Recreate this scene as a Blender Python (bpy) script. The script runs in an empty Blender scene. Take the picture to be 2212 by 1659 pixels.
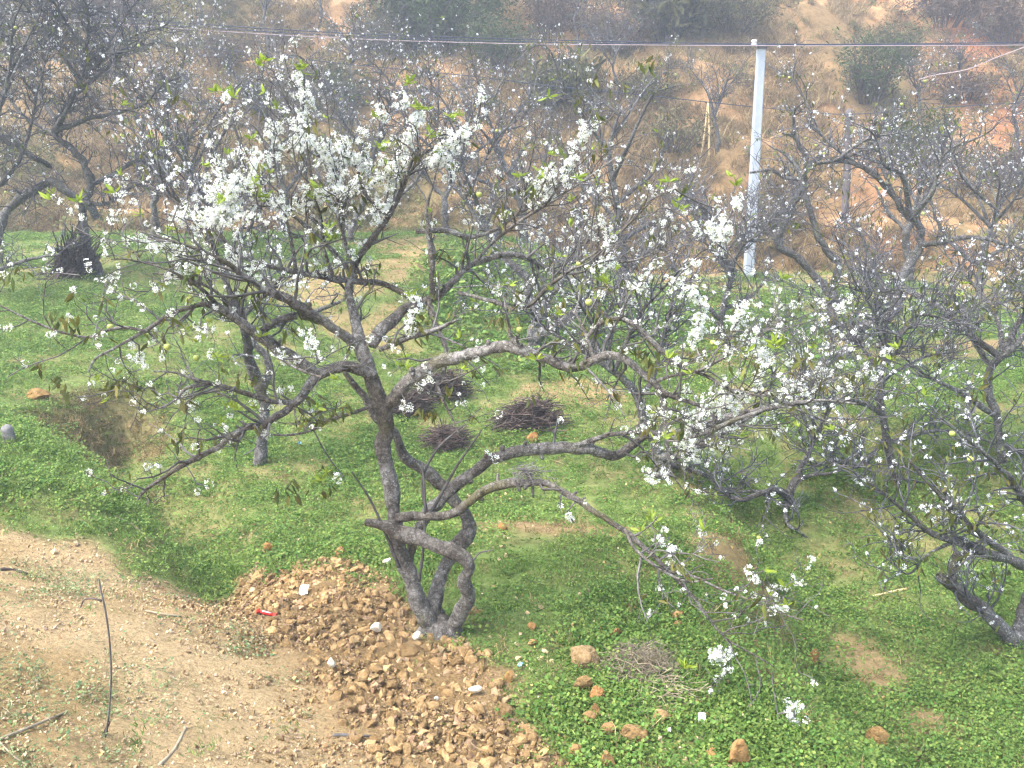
import bpy, math
import numpy as np
from mathutils import Vector, Matrix, Euler

# ------------------------------------------------------------------ camera, sky, sun, exposure
SC = bpy.context.scene
COL = SC.collection
F_PX, CX, CY = 2080.0, 1106.0, 829.5          # focal length and centre for a 2212 x 1659 frame
PITCH = math.radians(14.0)
CAM = np.array([0.0, 0.0, 3.27])
cam_data = bpy.data.cameras.new("camera")
cam_data.sensor_width = 36.0
cam_data.lens = F_PX / 2212.0 * 36.0
cam_data.clip_end = 1000.0
cam = bpy.data.objects.new("camera", cam_data)
cam.location = CAM
cam.rotation_euler = (math.pi / 2 - PITCH, 0, 0)
COL.objects.link(cam)
SC.camera = cam

SUN_EL, SUN_AZ = math.radians(58), math.radians(-118)   # azimuth from +Y, clockwise
world = bpy.data.worlds.new("World")
SC.world = world
world.use_nodes = True
wn = world.node_tree
bg = wn.nodes["Background"]
sky = wn.nodes.new("ShaderNodeTexSky")
sky.sky_type = 'NISHITA'
sky.sun_disc = False
sky.sun_elevation = SUN_EL
sky.sun_rotation = SUN_AZ
sky.air_density = 1.0
sky.dust_density = 4.0
sky.ozone_density = 1.0
hs = wn.nodes.new("ShaderNodeHueSaturation")          # overcast: the blue mostly washed out
hs.inputs["Saturation"].default_value = 0.85
wn.links.new(sky.outputs[0], hs.inputs["Color"])
wn.links.new(hs.outputs[0], bg.inputs[0])
bg.inputs[1].default_value = 0.15
sun_data = bpy.data.lights.new("sun", 'SUN')
sun_data.energy = 1.5
sun_data.angle = math.radians(32)
sun_data.color = (1.0, 0.985, 0.95)
sun = bpy.data.objects.new("sun", sun_data)
sd = Vector((math.sin(SUN_AZ) * math.cos(SUN_EL), math.cos(SUN_AZ) * math.cos(SUN_EL), math.sin(SUN_EL)))
sun.rotation_euler = (-sd).to_track_quat('-Z', 'Y').to_euler()
sun.location = (0, 0, 30)
COL.objects.link(sun)
SC.view_settings.view_transform = 'Standard'
SC.view_settings.look = 'None'
SC.view_settings.gamma = 1.0
SC.view_settings.use_curve_mapping = False
SC.view_settings.exposure = 1.98
SC.render.engine = 'CYCLES'
SC.cycles.max_bounces = 4
SC.cycles.diffuse_bounces = 2
SC.cycles.transmission_bounces = 3
SC.cycles.transparent_max_bounces = 4
SC.cycles.volume_bounces = 0
SC.cycles.use_denoising = True
SC.cycles.filter_width = 1.3
SC.cycles.use_adaptive_sampling = True
SC.cycles.adaptive_threshold = 0.03

# ------------------------------------------------------------------ small maths
RNG = np.random.default_rng(11)
FWD = np.array([0, math.cos(PITCH), -math.sin(PITCH)])
UPV = np.array([0, math.sin(PITCH), math.cos(PITCH)])
RGT = np.array([1.0, 0, 0])

def ray(px, py):
    return FWD + (px - CX) / F_PX * RGT + (CY - py) / F_PX * UPV

def at(px, py, Y):
    """world point on the line of sight of a photo point, at distance Y"""
    d = ray(px, py)
    return CAM + d * (Y / d[1])

def scale_at(px, py, Y):
    return Y / ray(px, py)[1] / F_PX             # metres for one photo pixel there

def to_px(P):
    Q = P - CAM
    d = Q @ FWD
    return CX + F_PX * (Q @ RGT) / d, CY - F_PX * (Q @ UPV) / d

def sstep(a, b, x):
    t = np.clip((x - a) / (b - a), 0, 1)
    return t * t * (3 - 2 * t)

def _hash(ix, iy, seed):
    h = (ix.astype(np.int64) * 374761393 + iy.astype(np.int64) * 668265263 + seed * 974634777) & 0x7fffffff
    h = ((h ^ (h >> 13)) * 1274126177) & 0x7fffffff
    h = h ^ (h >> 16)
    return (h & 0xffff) / 65535.0

def vnoise(x, y, seed=0):
    """value noise in -1..1"""
    x = np.asarray(x, float); y = np.asarray(y, float)
    ix = np.floor(x); iy = np.floor(y)
    fx = x - ix; fy = y - iy
    fx = fx * fx * (3 - 2 * fx); fy = fy * fy * (3 - 2 * fy)
    ix = ix.astype(np.int64); iy = iy.astype(np.int64)
    a = _hash(ix, iy, seed); b = _hash(ix + 1, iy, seed)
    c = _hash(ix, iy + 1, seed); d = _hash(ix + 1, iy + 1, seed)
    return ((a * (1 - fx) + b * fx) * (1 - fy) + (c * (1 - fx) + d * fx) * fy) * 2 - 1

def fnoise(x, y, seed=0, oct=4):
    s = 0; a = 1.0; n = 0
    for k in range(oct):
        s = s + a * vnoise(x * 2 ** k + 17.3 * k, y * 2 ** k - 9.1 * k, seed + k)
        n += a; a *= 0.5
    return s / n

def poly_sd(x, y, pts, closed=True):
    """distance to a polyline; negative inside when closed"""
    x = np.asarray(x, float); y = np.asarray(y, float)
    pts = np.asarray(pts, float)
    d2 = np.full(x.shape, 1e9); ins = np.zeros(x.shape, bool)
    n = len(pts)
    for i in range(n if closed else n - 1):
        a = pts[i]; b = pts[(i + 1) % n]
        e = b - a
        t = np.clip(((x - a[0]) * e[0] + (y - a[1]) * e[1]) / (e @ e + 1e-12), 0, 1)
        d2 = np.minimum(d2, (x - a[0] - t * e[0]) ** 2 + (y - a[1] - t * e[1]) ** 2)
        if closed:
            c = (a[1] > y) != (b[1] > y)
            with np.errstate(divide='ignore', invalid='ignore'):
                xc = (b[0] - a[0]) * (y - a[1]) / (b[1] - a[1] + 1e-12) + a[0]
            ins ^= c & (x < xc)
    d = np.sqrt(d2)
    return np.where(ins, -d, d) if closed else d

# ------------------------------------------------------------------ terrain
TERR = np.array([(-40, 7.6), (-9, 8.6), (-5.7, 9.6), (-4.85, 10.3), (-4.45, 11.7), (-3.5, 12.7), (-2.6, 14.2), (-1.2, 16.5),
                 (0.2, 19.5), (1.0, 23), (1.5, 26)])
TERR_POLY = np.vstack([TERR, [(1.5, 60), (-60, 60), (-60, 7)]])
HY = np.array([0, 23.2, 24.6, 26.6, 28.4, 30.6, 33.0, 35.8, 38.3, 41, 48, 60, 90, 400])
HZ = np.array([0, 0.0, 1.05, 1.2, 3.05, 3.3, 5.7, 6.05, 8.2, 8.9, 13.5, 16.5, 18, 20])

VALLEY = np.array([(-4.6, 10.6), (-4.2, 9.6), (-3.3, 8.5), (-2.35, 7.0)])
SPUR = np.array([(-2.35, 7.0), (-3.3, 8.5), (-4.2, 9.6), (-4.6, 10.6), (-7, 10.8), (-14, 9.5), (-14, 3), (-2.0, 3)])

def height(x, y):
    x = np.asarray(x, float); y = np.asarray(y, float)
    z = 0.05 * vnoise(x * .8, y * .8, 3) + 0.022 * vnoise(x * 2.3, y * 2.3, 4)
    s = (x + 1.05) * -.75 + (y - 5.7) * -.66 + .12 * vnoise(x * .9, y * .9, 8)
    z = z + .33 * .18 * np.logaddexp(0, s / .18) * sstep(14, 9, y)
    sd = poly_sd(x, y, TERR_POLY) + .18 * vnoise(x * 1.1, y * 1.1, 5)
    soft = 1 + 4.5 * sstep(.5, 1.5, np.hypot(x + 4.85, y - 10.35))
    terr = sstep(.42 * soft, -.32 * soft, sd)
    z = z + terr * (0.46 + .085 * (np.minimum(y, 20) - 10)) * sstep(28, 21, y)
    dl = poly_sd(x, y, VALLEY, closed=False)
    z = z - .34 * np.exp(-(dl / .55) ** 2) * (1 - .6 * terr)
    z = z + .34 * sstep(.10, -.42, poly_sd(x, y, SPUR)) * sstep(6.3, 7.5, y) * (1 - terr)
    edge = x + .16 * np.sin(y * 1.3) + .1 * vnoise(x, y * .9, 6)
    z = z - .72 * sstep(1.58, 2.62, edge) * sstep(11.5, 8.6, y)
    z = z + .10 * np.exp(-((x - .6) / 1.6) ** 2 - ((y - 7.5) / .5) ** 2)
    z = z - .10 * np.exp(-((x - .6) / 2.0) ** 2 - ((y - 8.5) / .6) ** 2)
    z = z + .018 * np.maximum(y - 10, 0) * (1 - terr) * sstep(30, 23, y)
    hy = y + 1.3 * vnoise(x * .13, y * .05, 9) + .45 * vnoise(x * .5, y * .3, 10)
    hill = np.interp(hy, HY, HZ)
    z = z + hill + sstep(22.5, 25, hy) * (.28 * fnoise(x * .55, y * .55, 21, 3) + .10 * vnoise(x * 2.1, y * 2.1, 22))
    return z

def hit(px, py, lift=0.0):
    """where the line of sight of a photo point meets the terrain"""
    d = ray(px, py)
    ts = np.concatenate([np.arange(1.5, 14, .02), np.arange(14, 90, .05)])
    P = CAM[None] + ts[:, None] * d[None]
    below = P[:, 2] < height(P[:, 0], P[:, 1])
    i = int(np.argmax(below)) if below.any() else len(ts) - 1
    p = P[i]
    return np.array([p[0], p[1], float(height(p[0], p[1])) + lift])

# ------------------------------------------------------------------ materials
def new_mat(name):
    m = bpy.data.materials.new(name)
    m.use_nodes = True
    nt = m.node_tree
    return m, nt, nt.nodes["Principled BSDF"], nt.links

def node(nt, kind, **kw):
    n = nt.nodes.new(kind)
    for k, v in kw.items():
        setattr(n, k, v)
    return n

def ramp(nt, stops):
    r = nt.nodes.new("ShaderNodeValToRGB")
    el = r.color_ramp.elements
    while len(el) < len(stops):
        el.new(0.5)
    for e, (p, c) in zip(el, stops):
        e.position = p
        e.color = (*c, 1) if len(c) == 3 else c
    return r

def noise_tex(nt, scale, detail=4, rough=.6, coord=None):
    n = nt.nodes.new("ShaderNodeTexNoise")
    n.inputs["Scale"].default_value = scale
    n.inputs["Detail"].default_value = detail
    n.inputs["Roughness"].default_value = rough
    if coord is not None:
        nt.links.new(coord, n.inputs["Vector"])
    return n

def mix_col(nt, a, b, fac=None, mode='MIX', f=1.0):
    n = nt.nodes.new("ShaderNodeMix")
    n.data_type = 'RGBA'
    n.blend_type = mode
    n.inputs[0].default_value = f
    if fac is not None:
        nt.links.new(fac, n.inputs[0])
    for s, v in ((6, a), (7, b)):
        if isinstance(v, tuple):
            n.inputs[s].default_value = (*v, 1)
        else:
            nt.links.new(v, n.inputs[s])
    return n.outputs[2]

def simple_mat(name, c0, c1, scale=12.0, rough=.85, bump=.0, bscale=40.0, tint=False, translucent=0.0, spec=.3, inst=False, tcol=None):
    """two-tone noise material, optional per-vertex tint, per-instance variation and translucency"""
    m, nt, p, L = new_mat(name)
    co = node(nt, "ShaderNodeNewGeometry").outputs["Position"] if not inst else node(nt, "ShaderNodeTexCoord").outputs["Object"]
    n = noise_tex(nt, scale, 5, .65, co)
    r = ramp(nt, [(.35, c0), (.65, c1)])
    if inst:
        oi = node(nt, "ShaderNodeObjectInfo")
        md = node(nt, "ShaderNodeMath", operation='ADD')
        L.new(n.outputs[0], md.inputs[0])
        mu = node(nt, "ShaderNodeMath", operation='MULTIPLY_ADD')
        L.new(oi.outputs["Random"], mu.inputs[0]); mu.inputs[1].default_value = .5; mu.inputs[2].default_value = -.25
        L.new(mu.outputs[0], md.inputs[1])
        L.new(md.outputs[0], r.inputs[0])
    else:
        L.new(n.outputs[0], r.inputs[0])
    col = r.outputs[0]
    if tint:
        a = node(nt, "ShaderNodeAttribute", attribute_name="Col")
        col = mix_col(nt, col, a.outputs["Color"], mode='MULTIPLY')
    L.new(col, p.inputs["Base Color"])
    p.inputs["Roughness"].default_value = rough
    p.inputs["Specular IOR Level"].default_value = spec
    if bump:
        b = node(nt, "ShaderNodeBump")
        b.inputs["Strength"].default_value = bump
        b.inputs["Distance"].default_value = .02
        nb = noise_tex(nt, bscale, 6, .7, co)
        L.new(nb.outputs[0], b.inputs["Height"])
        L.new(b.outputs[0], p.inputs["Normal"])
    if translucent:
        t = node(nt, "ShaderNodeBsdfTranslucent")
        L.new(col, t.inputs[0])
        mx = node(nt, "ShaderNodeMixShader")
        mx.inputs[0].default_value = translucent
        L.new(p.outputs[0], mx.inputs[1]); L.new(t.outputs[0], mx.inputs[2])
        L.new(mx.outputs[0], nt.nodes["Material Output"].inputs[0])
    return m

def bark_mat(name, dark, mid, light, moss):
    m, nt, p, L = new_mat(name)
    g = node(nt, "ShaderNodeNewGeometry")
    co = g.outputs["Position"]
    n1 = noise_tex(nt, 16, 8, .8, co)
    r1 = ramp(nt, [(.36, dark), (.50, mid), (.63, light)])
    L.new(n1.outputs[0], r1.inputs[0])
    n2 = noise_tex(nt, 48, 4, .7, co)                       # lichen spots
    r2 = ramp(nt, [(.56, (0, 0, 0)), (.63, (.9, .9, .9))])
    L.new(n2.outputs[0], r2.inputs[0])
    c = mix_col(nt, r1.outputs[0], (.42, .43, .40), r2.outputs[0])
    n3 = noise_tex(nt, 3.2, 3, .6, co)
    r3 = ramp(nt, [(.56, (0, 0, 0)), (.70, (.75, .75, .75))])
    L.new(n3.outputs[0], r3.inputs[0])
    c = mix_col(nt, c, moss, r3.outputs[0])
    wv = nt.nodes.new("ShaderNodeTexVoronoi"); wv.feature = 'DISTANCE_TO_EDGE'    # cracks
    wv.inputs["Scale"].default_value = 26
    L.new(co, wv.inputs["Vector"])
    rc = ramp(nt, [(.0, (.30, .28, .26)), (.09, (1, 1, 1))])
    L.new(wv.outputs["Distance"], rc.inputs[0])
    c = mix_col(nt, c, rc.outputs[0], mode='MULTIPLY', f=.75)
    n5 = noise_tex(nt, 2.1, 2, .5, co)                      # darker wet and weathered stretches
    r5 = ramp(nt, [(.38, (.62, .57, .52)), (.60, (1.15, 1.15, 1.15))])
    L.new(n5.outputs[0], r5.inputs[0])
    c = mix_col(nt, c, r5.outputs[0], mode='MULTIPLY')
    a = node(nt, "ShaderNodeAttribute", attribute_name="Col")
    c = mix_col(nt, c, a.outputs["Color"], mode='MULTIPLY')
    L.new(c, p.inputs["Base Color"])
    p.inputs["Roughness"].default_value = .8
    b = node(nt, "ShaderNodeBump")
    b.inputs["Strength"].default_value = .9
    b.inputs["Distance"].default_value = .03
    nb = noise_tex(nt, 38, 8, .8, co)
    L.new(nb.outputs[0], b.inputs["Height"])
    L.new(b.outputs[0], p.inputs["Normal"])
    return m

M = {}
M['bark'] = bark_mat("orchard_bark", (.05, .041, .034), (.185, .17, .152), (.39, .375, .35), (.15, .14, .045))
M['bark_far'] = bark_mat("far_bark", (.035, .033, .033), (.125, .12, .118), (.27, .265, .26), (.12, .12, .05))
M['twig'] = simple_mat("twig_bark", (.055, .050, .047), (.17, .16, .15), 14, .8, tint=True)
M['twig_far'] = simple_mat("far_twig_bark", (.05, .049, .055), (.16, .158, .17), 9, .8, tint=True)
M['petal'] = simple_mat("white_petals", (.86, .88, .90), (.92, .93, .94), 30, .6, tint=True, translucent=.35)
M['fresh_leaf'] = simple_mat("fresh_leaves", (.20, .30, .03), (.32, .40, .05), 20, .5, tint=True, translucent=.4)
M['old_leaf'] = simple_mat("old_leaves", (.075, .095, .022), (.16, .155, .04), 14, .6, tint=True, translucent=.3)
M['fruit'] = simple_mat("plum_skin", (.30, .36, .07), (.42, .44, .12), 25, .4, spec=.5)
M['clod'] = simple_mat("soil_clods", (.235, .152, .068), (.46, .32, .16), 16, .95, bump=1.0, bscale=60, tint=True, spec=.1)
M['stone'] = simple_mat("loose_stone", (.20, .14, .068), (.44, .325, .18), 16, .9, bump=1.0, bscale=35, tint=True, spec=.2)
M['pebble'] = simple_mat("pebbles", (.33, .24, .135), (.50, .38, .235), 20, .95, tint=True, spec=.1)
M['brush'] = simple_mat("brushwood", (.045, .034, .030), (.135, .10, .085), 12, .85, tint=True)
M['straw'] = simple_mat("straw", (.22, .18, .12), (.42, .36, .25), 12, .8, tint=True)
M['concrete'] = simple_mat("pole_concrete", (.36, .40, .46), (.43, .47, .53), 4, .7, bump=.08, bscale=30)
M['stub'] = simple_mat("weathered_stub", (.13, .125, .125), (.24, .23, .23), 20, .9, bump=.5)
M['wood_pole'] = simple_mat("weathered_pole", (.085, .075, .078), (.16, .14, .14), 8, .9, bump=.4)
M['cable_dark'] = simple_mat("dark_cable", (.03, .035, .06), (.05, .06, .09), 3, .5)
M['cable_pale'] = simple_mat("pale_cable", (.32, .25, .26), (.42, .34, .35), 3, .6)
M['ceramic'] = simple_mat("white_ceramic", (.78, .78, .78), (.85, .85, .85), 10, .25)
M['bamboo'] = simple_mat("dry_bamboo", (.48, .36, .17), (.62, .50, .28), 10, .6)
M['white_plastic'] = simple_mat("white_plastic", (.80, .80, .80), (.88, .88, .88), 10, .4)
M['red_plastic'] = simple_mat("red_wrapper", (.55, .02, .02), (.70, .05, .04), 60, .35)
M['blue_plastic'] = simple_mat("blue_wrapper", (.05, .25, .60), (.30, .50, .75), 60, .35)
M['clover'] = simple_mat("clover_leaves", (.095, .18, .030), (.20, .30, .065), 6, .65, tint=True, translucent=.35, inst=True)
M['grass'] = simple_mat("grass_blades", (.12, .21, .035), (.235, .335, .085), 6, .65, tint=True, translucent=.35, inst=True)
M['dry_grass'] = simple_mat("dry_grass", (.18, .125, .06), (.42, .315, .16), 5, .8, tint=True, translucent=.25, inst=True)
M['olive_grass'] = simple_mat("olive_grass", (.085, .095, .028), (.19, .19, .065), 5, .8, tint=True, translucent=.25, inst=True)
M['shrub_dark'] = simple_mat("dark_shrub_leaves", (.022, .042, .010), (.07, .105, .022), 7, .6, tint=True, translucent=.25)
M['shrub_olive'] = simple_mat("olive_shrub_leaves", (.06, .065, .022), (.14, .135, .05), 7, .7, tint=True, translucent=.25)
M['shrub_brown'] = simple_mat("brown_shrub_leaves", (.075, .05, .035), (.16, .115, .075), 7, .8, tint=True, translucent=.2)

# ------------------------------------------------------------------ mesh helpers
class Acc:
    """collects vertices, triangles, quads and a tint; build() links them as ONE mesh object"""
    def __init__(s):
        s.v = []; s.t = []; s.q = []; s.c = []; s.n = 0
    def add(s, V, T=None, Q=None, C=1.0):
        V = np.asarray(V, float).reshape(-1, 3)
        if T is not None and len(T): s.t.append(np.asarray(T, np.int64).reshape(-1, 3) + s.n)
        if Q is not None and len(Q): s.q.append(np.asarray(Q, np.int64).reshape(-1, 4) + s.n)
        C = np.asarray(C, float)
        if C.ndim == 0: C = np.full((len(V), 3), float(C))
        elif C.ndim == 1: C = np.repeat(C[:, None], 3, 1) if len(C) == len(V) and len(V) != 3 else np.tile(C, (len(V), 1))
        s.v.append(V); s.c.append(C); s.n += len(V)
        return s
    def mesh(s, name, mat, smooth=True, origin=None):
        V = np.concatenate(s.v); C = np.concatenate(s.c)
        if origin is not None: V = V - np.asarray(origin)
        T = np.concatenate(s.t) if s.t else np.zeros((0, 3), np.int64)
        Q = np.concatenate(s.q) if s.q else np.zeros((0, 4), np.int64)
        me = bpy.data.meshes.new(name)
        me.vertices.add(len(V)); me.vertices.foreach_set("co", V.astype(np.float32).ravel())
        me.loops.add(T.size + Q.size)
        me.loops.foreach_set("vertex_index", np.concatenate([T.ravel(), Q.ravel()]).astype(np.int32))
        me.polygons.add(len(T) + len(Q))
        st = np.concatenate([np.arange(len(T)) * 3, T.size + np.arange(len(Q)) * 4])
        me.polygons.foreach_set("loop_start", st.astype(np.int32))
        me.polygons.foreach_set("use_smooth", np.full(len(T) + len(Q), smooth))
        a = me.color_attributes.new("Col", 'FLOAT_COLOR', 'POINT')
        a.data.foreach_set("color", np.hstack([C, np.ones((len(C), 1))]).astype(np.float32).ravel())
        me.update(); me.validate()
        if mat is not None: me.materials.append(mat)
        return me
    def build(s, name, mat, parent=None, smooth=True, origin=None, **props):
        return link(name, s.mesh(name, mat, smooth, origin), parent, origin, **props)

def link(name, data, parent=None, loc=None, **props):
    o = bpy.data.objects.new(name, data)
    COL.objects.link(o)
    if loc is not None: o.location = Vector([float(a) for a in loc])
    if parent is not None:
        o.parent = parent
        o.matrix_parent_inverse = inv_world(parent)
    for k, v in props.items(): o[k] = v
    return o

def inv_world(p):
    m = Matrix.LocRotScale(p.location, p.rotation_euler, p.scale)
    q = p.parent
    mats = [m]
    while q is not None:
        mats.append(Matrix.LocRotScale(q.location, q.rotation_euler, q.scale)); q = q.parent
    # every parent here is linked with its inverse, so its own location is already its world place
    return m.inverted()

def thing(name, loc, label, category, group=None):
    o = link(name, None, None, loc)
    o.empty_display_size = .2
    o['label'] = label; o['category'] = category
    if group: o['group'] = group
    return o

def tag(o, label, category, group=None):
    o['label'] = label; o['category'] = category
    if group: o['group'] = group
    return o

def unit(v):
    return v / (np.linalg.norm(v, axis=-1, keepdims=True) + 1e-12)

def spline(pts, step):
    """Catmull-Rom through rows of (x, y, z, r) resampled at about step metres"""
    pts = np.asarray(pts, float)
    if len(pts) == 2: pts = np.vstack([pts[0], pts.mean(0), pts[1]])
    E = np.vstack([2 * pts[0] - pts[1], pts, 2 * pts[-1] - pts[-2]])
    out = []
    for i in range(len(pts) - 1):
        a, b, c, d = E[i:i + 4]
        n = max(2, int(np.ceil(np.linalg.norm(c[:3] - b[:3]) / step)))
        t = np.linspace(0, 1, n, endpoint=False)[:, None]
        out.append(.5 * (2 * b + (c - a) * t + (2 * a - 5 * b + 4 * c - d) * t ** 2 + (3 * b - a - 3 * c + d) * t ** 3))
    out.append(pts[-1:])
    o = np.vstack(out)
    o[:, 3] = np.maximum(o[:, 3], pts[:, 3].min() * .8)
    return o

def wobble(S, rng, amp=.28):
    """crooked growth: the centre line wanders with the girth"""
    s = np.r_[0, np.cumsum(np.linalg.norm(np.diff(S[:, :3], axis=0), axis=1))]
    k = int(rng.integers(0, 999)); S = S.copy(); w = np.minimum(1, np.minimum(s, s[-1] - s) / .08)
    for a in range(3):
        S[:, a] += amp * S[:, 3] * w * (vnoise(s * 7, 0 * s + a * 3.7, k) + .5 * vnoise(s * 17, 0 * s + a * 5.1, k + 1))
    S[:, 3] *= 1 + .12 * vnoise(s * 6, 0 * s + 9, k + 2)
    return S

def tube(acc, P, R, sides=10, rng=RNG, knob=.0, C=1.0):
    """one limb: parallel-transport tube with uneven girth and a rounded tip"""
    n = len(P)
    T = unit(np.gradient(P, axis=0))
    ref = np.array([0, 0, 1.0]) if abs(T[0, 2]) < .9 else np.array([1.0, 0, 0])
    u = unit(np.cross(T[0], ref)); U = [u]
    for i in range(1, n):
        u = unit(u - T[i] * (u @ T[i])); U.append(u)
    U = np.array(U); W = np.cross(T, U)
    ang = np.arange(sides) * 2 * np.pi / sides
    rr = R[:, None] * np.ones((1, sides))
    if knob:
        s = np.cumsum(np.r_[0, np.linalg.norm(np.diff(P, axis=0), axis=1)])
        k = rng.integers(0, 1000)
        g = vnoise(s[:, None] * 9 + 0 * ang, np.cos(ang)[None] * 1.3 + s[:, None] * 2, k) + .6 * vnoise(s[:, None] * 26, np.sin(ang)[None] * 2.2 + 4 + s[:, None] * 5, k + 1)
        rr = rr * (1 + knob * g)
    V = P[:, None] + rr[..., None] * (np.cos(ang)[None, :, None] * U[:, None] + np.sin(ang)[None, :, None] * W[:, None])
    i = np.arange(n - 1)[:, None] * sides; j = np.arange(sides)[None]
    Q = np.stack([i + j, i + (j + 1) % sides, i + sides + (j + 1) % sides, i + sides + j], -1).reshape(-1, 4)
    V = np.vstack([V.reshape(-1, 3), P[-1] + T[-1] * R[-1] * .5, P[0] - T[0] * R[0] * .4])
    tip = n * sides
    Tt = np.stack([np.full(sides, tip), (n - 1) * sides + np.arange(sides), (n - 1) * sides + (np.arange(sides) + 1) % sides], -1)
    Tb = np.stack([np.full(sides, tip + 1), (np.arange(sides) + 1) % sides, np.arange(sides)], -1)
    acc.add(V, np.vstack([Tt, Tb]), Q, C)

def tubes(acc, P, R, sides=3, C=None):
    """many thin twigs at once: P (N,K,3), R (N,K)"""
    N, K = R.shape
    if N == 0: return
    T = unit(np.gradient(P, axis=1))
    ref = np.where(np.abs(T[:, :1, 2:3]) < .8, np.array([0, 0, 1.0]), np.array([1.0, 0, 0]))
    U = unit(np.cross(T, ref)); W = np.cross(T, U)
    ang = np.arange(sides) * 2 * np.pi / sides
    V = P[:, :, None] + R[:, :, None, None] * (np.cos(ang)[:, None] * U[:, :, None] + np.sin(ang)[:, None] * W[:, :, None])
    b = (np.arange(N) * K * sides)[:, None, None]; i = (np.arange(K - 1) * sides)[None, :, None]; j = np.arange(sides)[None, None]
    j2 = (j + 1) % sides
    Q = np.stack([b + i + j, b + i + j2, b + i + sides + j2, b + i + sides + j], -1).reshape(-1, 4)
    c = 1.0 if C is None else np.repeat(C, K * sides)
    acc.add(V, None, Q, c)

def grow(P, R, per_m, L, rng, K=5, t0=.15, along=.6, side=.8, up=.3, wig=.25, rmax=.012, rtip=.0016, keep=.62, droop=0.0):
    """children of a batch of twigs: returns P (N,K,3), R (N,K)"""
    seg = np.linalg.norm(np.diff(P, axis=1), axis=2); ln = seg.sum(1)
    cnt = rng.poisson(np.maximum(ln * per_m, 0))
    idx = np.repeat(np.arange(len(P)), cnt)
    if len(idx) == 0: return np.zeros((0, K, 3)), np.zeros((0, K))
    n = len(idx)
    t = t0 + (1 - t0) * rng.random(n)
    f = t * (P.shape[1] - 1); i = np.minimum(f.astype(int), P.shape[1] - 2); w = (f - i)[:, None]
    a = P[idx, i]; b = P[idx, i + 1]
    p0 = a * (1 - w) + b * w
    tan = unit(b - a)
    r0 = np.minimum((R[idx, i] * (1 - w[:, 0]) + R[idx, i + 1] * w[:, 0]) * keep, rmax)
    r0 = np.maximum(r0, rtip)
    rnd = rng.normal(size=(n, 3)); rnd -= tan * (rnd * tan).sum(1, keepdims=True)
    d = unit(along * tan + side * unit(rnd) + np.array([0, 0, up]))
    lens = L[0] + (L[1] - L[0]) * rng.random(n) ** 1.4
    out = np.zeros((n, K, 3)); out[:, 0] = p0
    for k in range(1, K):
        out[:, k] = out[:, k - 1] + d * (lens / (K - 1))[:, None]
        d = unit(d + wig * rng.normal(size=(n, 3)) + np.array([0, 0, .10 * up - droop]))
    rr = r0[:, None] * np.linspace(1, 0, K)[None] + rtip * np.linspace(0, 1, K)[None]
    return out, rr

def sample_on(P, n, rng, t0=.1):
    """random points, tangents on a batch of twigs, weighted by length"""
    ln = np.linalg.norm(np.diff(P, axis=1), axis=2).sum(1)
    idx = rng.choice(len(P), n, p=ln / ln.sum())
    f = (t0 + (1 - t0) * rng.random(n)) * (P.shape[1] - 1); i = np.minimum(f.astype(int), P.shape[1] - 2); w = (f - i)[:, None]
    a = P[idx, i]; b = P[idx, i + 1]
    return a * (1 - w) + b * w, unit(b - a)

def rand_rot(n, rng):
    q = rng.normal(size=(n, 4)); q /= np.linalg.norm(q, axis=1, keepdims=True)
    w, x, y, z = q.T
    return np.stack([np.stack([1 - 2 * (y * y + z * z), 2 * (x * y - z * w), 2 * (x * z + y * w)], -1),
                     np.stack([2 * (x * y + z * w), 1 - 2 * (x * x + z * z), 2 * (y * z - x * w)], -1),
                     np.stack([2 * (x * z - y * w), 2 * (y * z + x * w), 1 - 2 * (x * x + y * y)], -1)], 1)

def stamp(acc, V, T, pos, rot, scl, C=1.0, base=None):
    """copies of a small shape (V, T) at many places, joined"""
    n = len(pos)
    if n == 0: return
    W = np.einsum('nij,vj->nvi', rot, V) * np.asarray(scl).reshape(-1, 1, 1) + pos[:, None]
    TT = (T[None] + (np.arange(n) * len(V))[:, None, None]).reshape(-1, 3)
    C = np.asarray(C, float)
    if C.ndim == 0: cc = np.full((n, len(V), 3), float(C))
    elif C.ndim == 1: cc = np.repeat(np.repeat(C[:, None], len(V), 1)[..., None], 3, 2)
    else: cc = np.repeat(C[:, None], len(V), 1)
    if base is not None: cc = cc * base[None]
    acc.add(W, TT, None, cc.reshape(-1, 3))

# ---- small shapes (vertices, triangles)
def flower_shape(rng, petals=5, size=.011, fine=True):
    if not fine:
        V = [(0, 0, 0)]; T = []
        for k in range(5):
            a = 2 * np.pi * (k + .2 * rng.normal()) / 5
            for s in (-.36, .36): V.append((size * 1.1 * np.cos(a + s), size * 1.1 * np.sin(a + s), size * .3 * (1 + .4 * rng.normal())))
            T.append((0, len(V) - 2, len(V) - 1))
        return np.array(V), np.array(T), np.ones((11, 3))
    V = []; T = []; C = []
    for k in range(petals):
        a = 2 * np.pi * (k + .15 * rng.normal()) / petals
        ca, sa = np.cos(a), np.sin(a); w = .62
        cup = .25 + .12 * rng.normal()
        for (r, s, z) in ((.10, 0, 0), (.62, -w / 2, cup * .5), (1.05, 0, cup), (.62, w / 2, cup * .5)):
            V.append(((r * ca - s * sa) * size, (r * sa + s * ca) * size, z * size))
            C.append((1, 1, 1) if r > .2 else (.92, .93, .75))
        b = len(V) - 4
        T += [(b, b + 1, b + 2), (b, b + 2, b + 3)]
    return np.array(V), np.array(T), np.array(C)

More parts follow.
